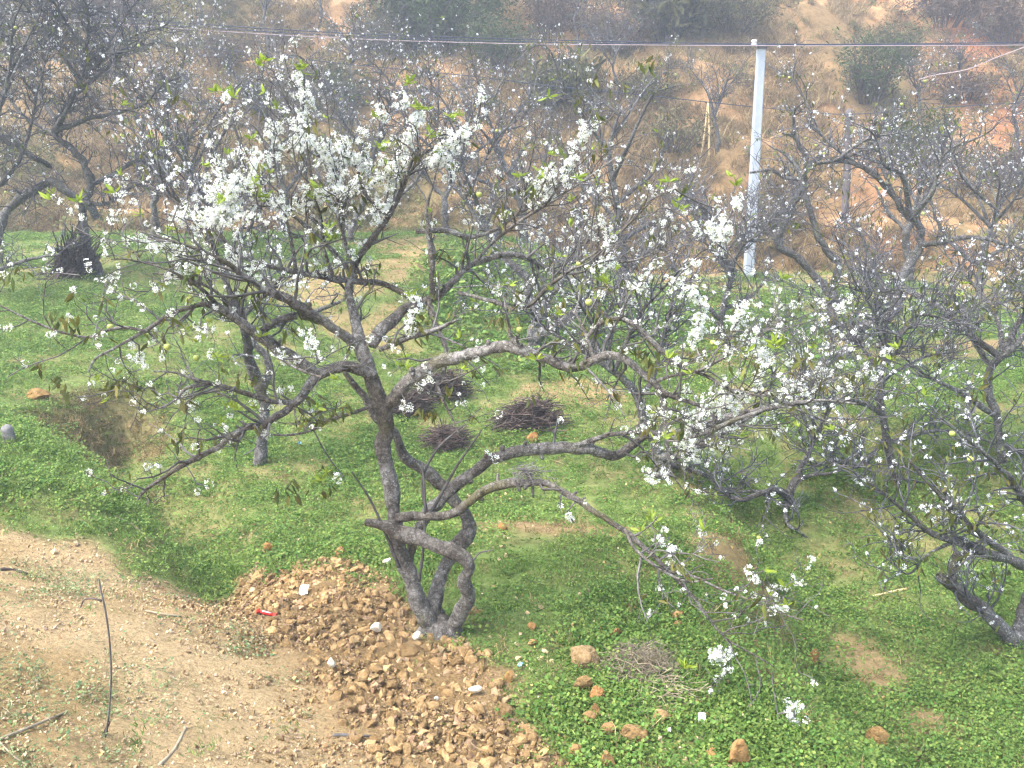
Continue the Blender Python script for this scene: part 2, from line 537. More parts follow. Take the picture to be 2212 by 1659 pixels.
def cluster_shape(rng, n=6, size=.0135, rad=.024, fine=True):
    Vs, Ts, Cs = [], [], []; b = 0
    for k in range(n):
        V, T, C = flower_shape(rng, 5, size * (1 + .15 * rng.normal()), fine)
        d = unit(rng.normal(size=3) + np.array([0, 0, .35]))
        q = Vector((0, 0, 1)).rotation_difference(Vector(d)).to_matrix()
        V = V @ np.array(q).T + d * rad * (.7 + .5 * rng.random())
        Vs.append(V); Ts.append(T + b); Cs.append(C); b += len(V)
        e = np.cross(d, rng.normal(size=3)); e = e / np.linalg.norm(e) * .0016      # flower stalk
        Vs.append(np.array([e, -e, d * rad * 1.3])); Ts.append(np.array([[b, b + 1, b + 2]])); Cs.append(np.tile([.35, .42, .12], (3, 1))); b += 3
    return np.vstack(Vs), np.vstack(Ts), np.vstack(Cs)

def leaf_shape(l=1.0, w=.3, bend=.18):
    V = np.array([(0, 0, 0), (.35 * l, -w * l / 2, -.02), (.35 * l, w * l / 2, -.02), (.38 * l, 0, -.07 * l), (.72 * l, -w * l * .36, -.06 * l - bend * .4 * l),
                  (.72 * l, w * l * .36, -.06 * l - bend * .4 * l), (l, 0, -bend * l)])
    T = np.array([(0, 1, 3), (0, 3, 2), (1, 4, 3), (3, 5, 2), (3, 4, 6), (3, 6, 5)])
    return V, T

def ico(level=0):
    import bmesh
    bm = bmesh.new(); bmesh.ops.create_icosphere(bm, subdivisions=level + 1, radius=1.0)
    V = np.array([v.co[:] for v in bm.verts]); T = np.array([[v.index for v in f.verts] for f in bm.faces])
    bm.free(); return V, T

ICO0, ICO1, ICO2 = ico(0), ico(1), ico(2)

def rock_shape(rng, lvl=1, rough=.22, flat=.75):
    V, T = (ICO0, ICO1, ICO2)[lvl]
    V = V.copy()
    for k in range(9 if lvl > 1 else 5):                          # cut facets
        d = unit(rng.normal(size=3)); c = .48 + .42 * rng.random()
        h = V @ d
        V = V - np.maximum(h - c, 0)[:, None] * d * .9
    V = V * (1 + rough * rng.normal(size=(len(V), 1)) * .45)
    sh = rng.normal(size=2) * .28
    V[:, 0] += sh[0] * V[:, 2]; V[:, 1] += sh[1] * V[:, 2]
    V[:, :2] *= (1 - .22 * V[:, 2:3])
    V = V * (np.array([1 + .3 * rng.random(), .7 + .3 * rng.random(), flat * (.75 + .35 * rng.random())]))
    return V, T

def frame_rot(dirs, rng, roll=None):
    """rotations that carry +X onto dirs, with a random roll"""
    x = unit(dirs)
    r = rng.normal(size=x.shape) if roll is None else roll
    y = unit(np.cross(r, x)); z = np.cross(x, y)
    return np.stack([x, y, z], -1)
HAZE = 0.0042

# ------------------------------------------------------------------ the ground: one sheet, cut into orchard ground, dirt bank and hillside
DIRT_PX = [(-160, 1085), (0, 1118), (90, 1140), (200, 1175), (290, 1235), (400, 1280), (500, 1290), (520, 1250), (610, 1235), (720, 1228), (810, 1255),
           (865, 1300), (900, 1375), (1000, 1392), (1050, 1430), (1085, 1500), (1120, 1560), (1190, 1620), (1240, 1690)]
DIRT = np.array([hit(*p)[:2] for p in DIRT_PX])
DIRT = np.vstack([DIRT, [(1.2, 1.0), (1.5, -3.5), (-12, -3.5), (-12, 6.5)]])
PILE_PX = [(505, 1262), (560, 1235), (640, 1222), (720, 1215), (800, 1235), (850, 1270), (890, 1330), (920, 1385), (990, 1385), (1045, 1425), (1085, 1500),
           (1115, 1560), (1180, 1615), (1230, 1680), (900, 1700), (760, 1610), (700, 1500), (620, 1420), (540, 1340)]
PILE = np.array([hit(*p)[:2] for p in PILE_PX])
WET = [(hit(1880, 1440)[:2], .30, .55), (hit(1230, 1140)[:2], 1.0, .35), (hit(1560, 1190)[:2], .35, .5), (hit(2010, 1560)[:2], .35, .3),
       (hit(1240, 850)[:2], .9, .9), (hit(1700, 700)[:2], 1.6, .55), (hit(2160, 745)[:2], 2.2, .5), (hit(1090, 590)[:2], 1.1, .5),
       (hit(1950, 770)[:2], 1.2, .35)]
GARDEN = hit(1150, 660)[:2]

def ground_masks(x, y):
    nz = fnoise(x * .9, y * .9, 31, 4)
    dirt = sstep(.10, -.12, poly_sd(x, y, DIRT) + .22 * fnoise(x * 2.2, y * 2.2, 33, 3))
    bare = np.zeros_like(x)
    for c, a, b in WET:
        bare = np.maximum(bare, np.exp(-(((x - c[0]) / a) ** 2 + ((y - c[1]) / b) ** 2) ** 1.2 * 1.2))
    bare = sstep(.25, .75, bare + .35 * fnoise(x * 2.6, y * 2.6, 35, 3))
    far = sstep(9, 17, y)
    bare = np.maximum(bare, (.35 + .6 * far) * sstep(.20 - .34 * far, .45 - .30 * far, nz) * (1 - .8 * sstep(-3, -5, x)))
    e = .12
    gx = (height(x + e, y) - height(x - e, y)) / (2 * e); gy = (height(x, y + e) - height(x, y - e)) / (2 * e)
    slope = np.hypot(gx, gy)
    face = np.maximum(sstep(.40, .8, slope) * sstep(1.25, .7, np.hypot(x + 4.8, y - 10.35)), .5 * sstep(.75, 1.3, slope) * (y < 24))
    vs = poly_sd(x, y, SPUR)
    face = np.maximum(face, .8 * np.exp(-((vs + .17) / .16) ** 2) * sstep(1.0, .5, poly_sd(x, y, VALLEY, closed=False)) * sstep(6.7, 7.3, y) * (.6 + .4 * vnoise(x * 4, y * 4, 37)))
    gy_ = x + .16 * np.sin(y * 1.3) + .1 * vnoise(x, y * .9, 6)
    face = np.maximum(face, .85 * np.exp(-((gy_ - 1.86) / .20) ** 2) * sstep(10, 8.8, y) * (.65 + .35 * vnoise(x * 3, y * 3, 38)))
    hill = sstep(22.3, 23.6, y + 1.3 * vnoise(x * .13, y * .05, 9))
    return dirt, bare, face, hill, slope, nz

ys = np.concatenate([np.arange(-3.5, 3.0, .15), np.arange(3.0, 12.5, .05)])
yl = []; v = 12.5
while v < 95:
    yl.append(v); v += .06 + (v - 12.5) * .010
ys = np.concatenate([ys, yl])
ss = np.linspace(-.92, .92, 450)
YY, SS = np.meshgrid(ys, ss, indexing='ij')
XX = SS * (YY + 5.5)
ZZ = height(XX, YY)
dirt, bare, face, hill, slope, nz = ground_masks(XX, YY)
ZZ = ZZ + dirt * (.035 * fnoise(XX * 5, YY * 5, 41, 3)) + sstep(.15, -.15, poly_sd(XX, YY, PILE)) * (.035 + .04 * fnoise(XX * 4, YY * 4, 43, 3))

def lerp3(a, b, m):
    return a * (1 - m[..., None]) + np.asarray(b) * m[..., None]

n2 = fnoise(XX * .33, YY * .33, 51, 4); n3 = fnoise(XX * 3.1, YY * 3.1, 53, 3); n4 = fnoise(XX * .16, YY * .16, 57, 3)
colr = np.zeros(XX.shape + (3,)) + np.array([.14, .19, .055])
colr = lerp3(colr, (.21, .20, .08), sstep(-.1, .5, n3))
colr = lerp3(colr, (.28, .205, .10), bare)
gl = np.exp(-((XX + .16 * np.sin(YY * 1.3) - 1.85) / .25) ** 2) * sstep(10, 8.5, YY)
colr = lerp3(colr, (.20, .17, .075), face * .9)
colr = lerp3(colr, (.22, .165, .075), gl * .8)
dcol = lerp3(np.zeros(XX.shape + (3,)) + np.array([.57, .425, .235]), (.45, .32, .155), sstep(-.2, .5, fnoise(XX * 1.4, YY * 1.4, 61, 4)))
dcol = lerp3(dcol, (.33, .22, .10), sstep(.45, -.35, poly_sd(XX, YY, PILE)))
colr = lerp3(colr, dcol, dirt)
hcol = np.zeros(XX.shape + (3,)) + np.array([.32, .215, .10])
hcol = lerp3(hcol, (.24, .20, .085), sstep(.1, .5, n2))
hcol = lerp3(hcol, (.46, .28, .135), sstep(.0, .35, -n2 + .25 * n3))
hcol = lerp3(hcol, (.48, .21, .095), sstep(-.2, .3, n4 + .3 * n3) * sstep(2, 14, XX))
hcol = lerp3(hcol, (.56, .34, .165), sstep(.5, .25, slope) * sstep(-.6, -.1, n3 + n2))
colr = lerp3(colr, hcol * .86, hill)

ny, nx = XX.shape
gid = np.arange(ny * nx).reshape(ny, nx)
quads = np.stack([gid[:-1, :-1], gid[:-1, 1:], gid[1:, 1:], gid[1:, :-1]], -1).reshape(-1, 4)
fm_h = (hill[:-1, :-1] > .5).ravel(); fm_d = (dirt[:-1, :-1] > .5).ravel() & ~fm_h
VV = np.stack([XX, YY, ZZ], -1).reshape(-1, 3); CC = colr.reshape(-1, 3)

def ground_mat(name, bumps, s1, s2, dist):
    m, nt, p, L = new_mat(name)
    co = node(nt, "ShaderNodeNewGeometry").outputs["Position"]
    a = node(nt, "ShaderNodeAttribute", attribute_name="Col")
    n1 = noise_tex(nt, s1, 6, .75, co)
    r1 = ramp(nt, [(.30, (.55, .53, .50)), (.5, (1, 1, 1)), (.72, (1.35, 1.33, 1.3))])
    L.new(n1.outputs[0], r1.inputs[0])
    c = mix_col(nt, a.outputs["Color"], r1.outputs[0], mode='MULTIPLY')
    L.new(c, p.inputs["Base Color"])
    p.inputs["Roughness"].default_value = .95
    p.inputs["Specular IOR Level"].default_value = .1
    b = node(nt, "ShaderNodeBump"); b.inputs["Strength"].default_value = bumps; b.inputs["Distance"].default_value = dist
    nb = noise_tex(nt, s2, 8, .75, co)
    L.new(nb.outputs[0], b.inputs["Height"]); L.new(b.outputs[0], p.inputs["Normal"])
    return m

def sub_sheet(name, mask, mat, label):
    q = quads[mask]
    u, inv = np.unique(q, return_inverse=True)
    a = Acc(); a.add(VV[u], None, inv.reshape(-1, 4), CC[u])
    o = a.build(name, mat, smooth=True, kind="structure")
    o['label'] = label
    return o

sub_sheet("orchard_ground", ~fm_h & ~fm_d, ground_mat("orchard_soil", .8, 14, 30, .03), "green weedy orchard ground with hollows and bare patches")
sub_sheet("dirt_bank", fm_d, ground_mat("bank_soil", 1.0, 34, 42, .06), "pale bare dirt bank sloping down to the orchard")
sub_sheet("hillside", fm_h, ground_mat("hill_soil", 1.0, 3.0, 9, .12), "orange brown terraced hillside behind the orchard")

# ------------------------------------------------------------------ ground cover: uncountable, scattered by geometry nodes
def scatter_group(name, coll):
    ng = bpy.data.node_groups.new(name, 'GeometryNodeTree')
    ng.interface.new_socket("Geometry", in_out='INPUT', socket_type='NodeSocketGeometry')
    ng.interface.new_socket("Geometry", in_out='OUTPUT', socket_type='NodeSocketGeometry')
    N = ng.nodes; L = ng.links
    gi = N.new("NodeGroupInput"); go = N.new("NodeGroupOutput")
    ci = N.new("GeometryNodeCollectionInfo"); ci.inputs["Collection"].default_value = coll
    ci.inputs["Separate Children"].default_value = True; ci.inputs["Reset Children"].default_value = True
    ip = N.new("GeometryNodeInstanceOnPoints"); ip.inputs["Pick Instance"].default_value = True
    L.new(gi.outputs[0], ip.inputs["Points"]); L.new(ci.outputs[0], ip.inputs["Instance"])
    for nm, typ, sock in (("pick", 'INT', "Instance Index"), ("turn", 'FLOAT_VECTOR', "Rotation"), ("grow", 'FLOAT', "Scale")):
        na = N.new("GeometryNodeInputNamedAttribute"); na.data_type = typ; na.inputs[0].default_value = nm
        L.new(na.outputs[0], ip.inputs[sock])
    L.new(ip.outputs[0], go.inputs[0])
    return ng

def scatter(name, label, pts, scales, clumps, rng, tilt=.25):
    coll = bpy.data.collections.new(name + "_clumps")
    for k, me in enumerate(clumps):
        coll.objects.link(bpy.data.objects.new("%s_clump_%02d" % (name, k), me))
    n = len(pts)
    me = bpy.data.meshes.new(name); me.vertices.add(n); me.vertices.foreach_set("co", pts.astype(np.float32).ravel())
    me.attributes.new("pick", 'INT', 'POINT').data.foreach_set("value", rng.integers(0, len(clumps), n).astype(np.int32))
    e = np.stack([tilt * rng.normal(size=n), tilt * rng.normal(size=n), rng.random(n) * 6.283], -1)
    me.attributes.new("turn", 'FLOAT_VECTOR', 'POINT').data.foreach_set("vector", e.astype(np.float32).ravel())
    me.attributes.new("grow", 'FLOAT', 'POINT').data.foreach_set("value", scales.astype(np.float32))
    o = link(name, me, kind="stuff"); o['label'] = label
    md = o.modifiers.new("scatter", 'NODES'); md.node_group = scatter_group(name + "_scatter", coll)
    return o

def clover_clump(rng, n, rad, size, hgt, mat, round_=True):
    a = Acc()
    r = rad * np.sqrt(rng.random(n)); th = rng.random(n) * 6.283
    h = hgt * (.25 + .75 * rng.random(n)) * (1 - .5 * (r / rad) ** 2)
    pos = np.stack([r * np.cos(th), r * np.sin(th), h], -1)
    k = 6
    an = np.arange(k) * 2 * np.pi / k
    V = np.vstack([(0, 0, -.12), np.stack([np.cos(an), np.sin(an) * .85, .05 * np.cos(3 * an)], -1)])
    T = np.array([(0, 1 + i, 1 + (i + 1) % k) for i in range(k)])
    nrm = unit(np.stack([.55 * rng.normal(size=n), .55 * rng.normal(size=n), np.ones(n)], -1))
    x = unit(np.cross(nrm, rng.normal(size=(n, 3)))); R = np.stack([x, np.cross(nrm, x), nrm], -1)
    g = .68 + .64 * rng.random(n)
    C = np.stack([g * (1 + .25 * rng.normal(size=n) * .5), g, g], -1)
    stamp(a, V, T, pos, R, size * (.55 + .6 * rng.random(n)), np.clip(C, .2, 1.9))
    return a.mesh("clover_clump", mat, smooth=False)

def blade_clump(rng, n, rad, length, width, mat, lean=.5, tint=(1, 1, 1)):
    a = Acc()
    r = rad * np.sqrt(rng.random(n)); th = rng.random(n) * 6.283
    p0 = np.stack([r * np.cos(th), r * np.sin(th), np.full(n, -.01)], -1)
    ln = length * (.45 + .6 * rng.random(n))
    d0 = unit(np.stack([lean * rng.normal(size=n), lean * rng.normal(size=n), np.ones(n)], -1))
    d1 = unit(d0 + np.stack([lean * 1.3 * rng.normal(size=n), lean * 1.3 * rng.normal(size=n), -.35 * np.ones(n)], -1))
    p1 = p0 + d0 * (ln * .55)[:, None]; p2 = p1 + d1 * (ln * .5)[:, None]
    sd = unit(np.cross(d0, rng.normal(size=(n, 3)))) * width / 2
    V = np.stack([p0 - sd, p0 + sd, p1 - sd * .8, p1 + sd * .8, p2], 1)
    b = np.arange(n)[:, None] * 5
    T = np.stack([b + np.array([[0, 1, 3]]), b + np.array([[0, 3, 2]]), b + np.array([[2, 3, 4]])], 1)
    g = .6 + .8 * rng.random(n)
    C = np.repeat((g[:, None] * np.array(tint)[None])[:, None], 5, 1)
    a.add(V, T.reshape(-1, 3), None, C.reshape(-1, 3))
    return a.mesh("grass_clump", mat, smooth=False)

def in_view(P, pad=130):
    px, py = to_px(P)
    return (px > -pad) & (px < 2212 + pad) & (py > -pad) & (py < 1659 + pad * 1.5)

def spread(rng, n, y0, y1, power=1.0):
    """random ground points, denser near by when power > 1"""
    y = y0 + (y1 - y0) * rng.random(n) ** power
    x = (rng.random(n) * 2 - 1) * (y * .62 + 1.2)
    return x, y

rg = np.random.default_rng(5)
clov = [clover_clump(rg, 76, .15, .0102, .032, M['clover']) for _ in range(6)]
clov_big = [clover_clump(rg, 60, .15, .0112, .04, M['clover']) for _ in range(4)]
gras = [blade_clump(rg, 40, .13, .055, .005, M['grass'], .6) for _ in range(5)]

x, y = spread(rg, 60000, 3.2, 23.5, 1.35)
dr, br, fc, hl, sl, nn = ground_masks(x, y)
keep = rg.random(len(x)) < (1 - dr) * (1 - .85 * br) * (1 - .75 * fc) * (1 - hl) * (.16 + .70 * sstep(-.25, .3, fnoise(x * 1.3, y * 1.3, 71, 4)))
P = np.stack([x, y, height(x, y)], -1)[keep]
P = P[in_view(P)]
scatter("clover", "low green clover and weeds covering the orchard floor", P, (.65 + .6 * rg.random(len(P))) * (1 + .035 * np.maximum(P[:, 1] - 8, 0)), clov, rg)
x, y = spread(rg, 16000, 3.2, 13, 1.2)
dr, br, fc, hl, sl, nn = ground_masks(x, y)
keep = rg.random(len(x)) < (1 - dr) * (1 - br) * (1 - fc) * np.maximum(sstep(.02, .30, fnoise(x * .8, y * .8, 73, 3)) * .8, .75 * sstep(2.2, 3.0, x) * sstep(8.5, 6.5, y))
P = np.stack([x, y, height(x, y)], -1)[keep]; P = P[in_view(P)]
scatter("broad_leaf_weeds", "patches of broader dark green weeds in the orchard floor", P, .7 + .6 * rg.random(len(P)), clov_big, rg)
x, y = spread(rg, 46000, 3.2, 24, 1.2)
dr, br, fc, hl, sl, nn = ground_masks(x, y)
keep = rg.random(len(x)) < (1 - dr * .985) * (1 - .6 * br) * (1 - .75 * fc) * (1 - hl) * (.25 + .75 * sstep(-.1, .3, fnoise(x * 1.1 + 9, y * 1.1, 75, 3)))
P = np.stack([x, y, height(x, y)], -1)[keep]; P = P[in_view(P)]
scatter("grass", "short grass mixed into the orchard floor", P, .6 + .7 * rg.random(len(P)), gras, rg)
# taller garden greens behind the main tree
n = 900
x = GARDEN[0] + 2.6 * rg.normal(size=n); y = GARDEN[1] + 1.5 * rg.normal(size=n)
P = np.stack([x, y, height(x, y)], -1)[(x > -1.5) & (y < 22.5)]
scatter("garden_greens", "bright green leafy vegetable patch behind the brushwood piles", P, 2.2 + 1.6 * rg.random(len(P)), clov_big, rg)
# brown dead grass on the cut banks, the gully edge and bare patches
dryc = [blade_clump(rg, 26, .10, .16, .006, M['dry_grass'], .9) for _ in range(4)]
x, y = spread(rg, 26000, 3.2, 24, 1.3)
dr, br, fc, hl, sl, nn = ground_masks(x, y)
gully = np.exp(-((x + .16 * np.sin(y * 1.3) - 1.85) / .28) ** 2) * (y < 9.5)
keep = rg.random(len(x)) < (1 - dr) * (1 - hl) * np.clip(.28 * fc + .10 * br + .30 * gully + .03, 0, 1)
P = np.stack([x, y, height(x, y)], -1)[keep]; P = P[in_view(P)]
scatter("dead_grass", "brown dead grass on the cut banks and bare patches", P, .45 + .5 * rg.random(len(P)), dryc, rg, .5)
x = -4.85 + .8 * rg.normal(size=9000); y = 10.4 + .8 * rg.normal(size=9000)
dr, br, fc, hl, sl, nn = ground_masks(x, y)
keep = rg.random(len(x)) < .30 * sstep(.15, .5, fc)
P = np.stack([x, y, height(x, y)], -1)[keep]
bankc = [clover_clump(rg, 30, .12, .014, .06, M['olive_grass']) for _ in range(3)] + [blade_clump(rg, 24, .10, .15, .006, M['dry_grass'], .9) for _ in range(2)]
scatter("bank_creepers", "brown and olive creepers over the left cut bank", P, .35 + .45 * rg.random(len(P)), bankc, rg, .6)
# sparse weeds on the dirt bank
x, y = -6 + 7.5 * rg.random(16000), 2.4 + 5.6 * rg.random(16000)
dr, br, fc, hl, sl, nn = ground_masks(x, y)
wpatch = np.maximum(sstep(.10, .45, fnoise(x * 1.3, y * 1.3, 79, 3)), sstep(-1.2, -2.2, x) * sstep(5.0, 3.6, y) * .7)
keep = (rg.random(len(x)) < dr * (.04 + wpatch * .6)) & (poly_sd(x, y, PILE) > .1)
P = np.stack([x, y, height(x, y) + .005], -1)[keep]; P = P[in_view(P)]
M['bank_weed'] = simple_mat("bank_weeds", (.13, .19, .065), (.28, .32, .16), 6, .7, tint=True, translucent=.3, inst=True)
bw = [clover_clump(rg, 22, .10, .008, .025, M['bank_weed']) for _ in range(3)] + [blade_clump(rg, 10, .06, .07, .004, M['bank_weed'], 1.0) for _ in range(3)]
scatter("bank_weeds", "sparse grey green weeds on the dirt bank", P, .6 + .7 * rg.random(len(P)), bw, rg)
# hillside undergrowth
hd = [blade_clump(rg, 40, .20, .55, .014, M['dry_grass'], .55) for _ in range(4)]
ho = [blade_clump(rg, 40, .22, .40, .014, M['olive_grass'], .6) for _ in range(3)] + [clover_clump(rg, 40, .3, .04, .28, M['olive_grass']) for _ in range(2)]
n = 46000
y = 23 + 26 * rg.random(n) ** .9; x = (rg.random(n) * 2 - 1) * (y * .62)
e = .3
sl = np.hypot((height(x + e, y) - height(x - e, y)), (height(x, y + e) - height(x, y - e))) / (2 * e)
dm = fnoise(x * .35, y * .35, 81, 4); ledge = sstep(.5, .25, sl)
keep = rg.random(n) < (.12 + .88 * sstep(-.15, .3, dm)) * (1 - .93 * ledge) * (1 - .55 * sstep(5, 13, x))
P = np.stack([x, y, height(x, y)], -1)[keep]; P = P[in_view(P)]
scatter("dry_hill_grass", "tall dry brown grass over the terraced hillside", P, .55 + .8 * rg.random(len(P)), hd, rg, .3)
dm2 = fnoise(x * .28 + 40, y * .28, 83, 4)
keep = rg.random(n) < (.05 + .75 * sstep(.05, .4, dm2 + .25 * sstep(4, -12, x) - .25 * sstep(4, 12, x))) * (.6 - .35 * ledge)
P = np.stack([x, y, height(x, y)], -1)[keep]; P = P[in_view(P)]
scatter("hill_undergrowth", "olive green undergrowth on the hillside terraces", P, .6 + .8 * rg.random(len(P)), ho, rg, .3)

# fallen petals and dead leaves: tiny, uncountable
x, y = spread(rg, 5200, 3.6, 14, 1.3)
dr, br, fc, hl, sl, nn = ground_masks(x, y)
P = np.stack([x, y, height(x, y) + .035 + .01 * rg.random(len(x))], -1)
P = P[(rg.random(len(x)) < np.where(dr > .5, .35, .8)) & in_view(P)]
a = Acc(); V_ = np.array([(-1, -.6, 0), (1, -.5, .2), (.8, .6, 0), (-.9, .5, .25)]); T_ = np.array([(0, 1, 2), (0, 2, 3)])
pick_ = rg.random(len(P))
C = np.where((pick_ < .35)[:, None], np.array([[1.9, 1.9, 1.8]]), np.where((pick_ < .7)[:, None], np.array([[1.3, 1.1, .6]]), np.array([[.7, .5, .35]]))) * (.8 + .4 * rg.random((len(P), 1)))
stamp(a, V_, T_, P, rand_rot(len(P), rg), np.where(pick_ < .35, .006, .010) * (.6 + .8 * rg.random(len(P))), C)
o = a.build("fallen_leaves", M['straw'], smooth=False, kind="stuff"); o['label'] = "fallen petals and dead leaves dotted over the ground"

# ------------------------------------------------------------------ trees
def limb_world(pts, Y0=0.0):
    return np.array([np.r_[at(p[0], p[1], p[2] + Y0), .5 * p[3] * scale_at(p[0], p[1], p[2] + Y0)] for p in pts])

def resample(S, K, t0=0.0):
    s = np.r_[0, np.cumsum(np.linalg.norm(np.diff(S[:, :3], axis=0), axis=1))]
    t = np.linspace(t0 * s[-1], s[-1], K)
    return np.stack([np.interp(t, s, S[:, k]) for k in range(4)], -1)

def twig_crown(limbs, rng, d1=6, d2=7, d3=9, l1=(.25, .7), l2=(.10, .34), l3=(.03, .09), up=.35, t0=.2, r1=.011, droop=0.0):
    B = np.stack([resample(s, 18, t) for s, t in limbs])
    P0, R0 = B[..., :3], B[..., 3]
    P1, R1 = grow(P0, R0, d1, l1, rng, 6, .0, .45, .8, up, .28, r1, .0028, .6, droop)
    P2, R2 = grow(P1, R1, d2, l2, rng, 5, .15, .55, .8, up * .6, .30, .005, .0020, .7, droop)
    P3, R3 = grow(np.concatenate([P1[:, ::1][:, :5], P2]), np.concatenate([R1[:, :5], R2]), d3, l3, rng, 3, .1, .5, .9, .2, .25, .0026, .0014, .8)
    return (P0, R0), (P1, R1), (P2, R2), (P3, R3)

CLUSTERS = [cluster_shape(np.random.default_rng(60 + k), 6 + k % 3) for k in range(6)]
SMALL_CLUSTERS = [cluster_shape(np.random.default_rng(80 + k), 3, .0135, .016, False) for k in range(4)]
LEAF = leaf_shape(1, .28, .22)
LEAF_FRESH = leaf_shape(1, .30, .05)

def leaves_hang(acc, pos, rng, n_each=4, size=.065, spread_=.03):
    p = np.repeat(pos, n_each, 0) + spread_ * rng.normal(size=(len(pos) * n_each, 3)) * [1, 1, .5]
    d = unit(rng.normal(size=p.shape) * [.55, .55, .3] + [0, 0, -1.0])
    n = len(p); g = .6 + .8 * rng.random(n)
    C = np.stack([g * (.75 + .45 * rng.random(n)), g, g * (.7 + .4 * rng.random(n))], -1)
    stamp(acc, *LEAF, p, frame_rot(d, rng), size * (.6 + .7 * rng.random(n)), C)

def leaves_tuft(acc, pos, rng, n_each=6, size=.05):
    p = np.repeat(pos, n_each, 0)
    d = unit(rng.normal(size=p.shape) * [.8, .8, .4] + [0, 0, .6])
    n = len(p); g = .75 + .5 * rng.random(n)
    stamp(acc, *LEAF_FRESH, p, frame_rot(d, rng), size * (.5 + .8 * rng.random(n)), g)

def fruit_mesh():
    a = Acc(); n, k = 10, 12
    th = np.linspace(.12, np.pi - .05, n)
    r = np.sin(th) ** .92; z = np.cos(th) * .94 - .22 * np.exp(-(th / .35) ** 2)
    ph = np.arange(k) * 2 * np.pi / k
    V = np.stack([r[:, None] * np.cos(ph), r[:, None] * np.sin(ph), z[:, None] + 0 * ph], -1).reshape(-1, 3)
    i = np.arange(n - 1)[:, None] * k; j = np.arange(k)[None]
    Q = np.stack([i + j, i + k + j, i + k + (j + 1) % k, i + (j + 1) % k], -1).reshape(-1, 4)
    V = np.vstack([V, (0, 0, .70), (0, 0, -.96)])
    T = [(n * k, a_, (a_ + 1) % k) for a_ in range(k)] + [(n * k + 1, (n - 1) * k + (a_ + 1) % k, (n - 1) * k + a_) for a_ in range(k)]
    a.add(V * .5, T, Q)
    P = np.array([[(0, 0, .33), (.03, 0, .55), (.09, .02, .8)]]); tubes(a, P, np.full((1, 3), .035), 5, np.array([.5]))
    return a.mesh("plum_fruit", M['fruit'])
FRUIT = fruit_mesh()

def put_fruit(parent, p, size):
    o = link("fruit", FRUIT, parent, p); o.scale = (size,) * 3
    return o

def color_dark(n, rng, lo=.7, hi=1.25):
    return lo + (hi - lo) * rng.random(n)

# ---- the main plum tree
rm = np.random.default_rng(77)
base = hit(958, 1368)
main = thing("plum_tree", base, "gnarled white-blossoming plum tree with twisted stems rooted in the dug soil pile", "tree")
STEMS = [  # px, py, Y, width: the twisted stems of the trunk
    [(925, 1385, 6.0, 62), (926, 1352, 6.0, 44), (911, 1310, 6.0, 36), (897, 1272, 6.0, 34), (880, 1225, 6.0, 33), (862, 1178, 5.98, 34), (850, 1138, 5.96, 38),
     (853, 1100, 5.98, 34), (840, 1036, 6.0, 33), (830, 970, 6.03, 33), (834, 920, 6.05, 34), (820, 870, 6.06, 40), (804, 820, 6.06, 34), (787, 766, 6.08, 32),
     (775, 720, 6.12, 27), (763, 670, 6.18, 22), (754, 620, 6.22, 19), (768, 573, 6.28, 15), (800, 520, 6.3, 13), (838, 470, 6.32, 11), (872, 400, 6.35, 9), (892, 340, 6.35, 6)],
    [(950, 1385, 6.05, 50), (944, 1340, 6.06, 38), (944, 1293, 6.08, 34), (954, 1250, 6.12, 32), (968, 1216, 6.16, 32), (992, 1176, 6.22, 34), (1013, 1144, 6.26, 32),
     (1002, 1112, 6.28, 28), (984, 1086, 6.28, 27), (954, 1046, 6.28, 26), (924, 1020, 6.27, 24), (887, 996, 6.26, 22), (864, 963, 6.24, 20), (846, 930, 6.24, 18),
     (812, 903, 6.24, 16), (787, 855, 6.24, 15), (764, 828, 6.22, 13), (742, 800, 6.2, 10)],
    [(985, 1375, 6.0, 46), (978, 1350, 5.97, 40), (999, 1320, 5.92, 34), (1011, 1286, 5.86, 30), (1004, 1248, 5.80, 28), (1012, 1222, 5.76, 28), (992, 1197, 5.76, 30),
     (950, 1180, 5.80, 32), (910, 1164, 5.85, 33), (872, 1154, 5.90, 34), (842, 1138, 5.92, 28), (816, 1131, 5.92, 20), (790, 1128, 5.92, 15)],
]
a = Acc()
stem_s = []
for s in STEMS:
    S = wobble(spline(limb_world(s), .022), rm, .22); stem_s.append(S)
    tube(a, S[:, :3], S[:, 3], 14, rm, .15, .9)
for pts in ([(956, 1405, 6.02, 120), (955, 1382, 6.02, 104), (955, 1362, 6.02, 80), (953, 1345, 6.03, 52), (952, 1330, 6.04, 30)], [(990, 1388, 5.98, 40), (970, 1366, 5.98, 52), (950, 1345, 6.02, 36)],
            [(905, 1394, 5.97, 34), (926, 1372, 5.98, 44), (940, 1345, 6.0, 34)], [(950, 1402, 5.90, 30), (955, 1376, 5.93, 46), (950, 1350, 5.99, 40)]):
    S = spline(limb_world(pts), .02); tube(a, S[:, :3], S[:, 3], 14, rm, .15, .85)
a.build("trunk", M['bark'], main, origin=base)
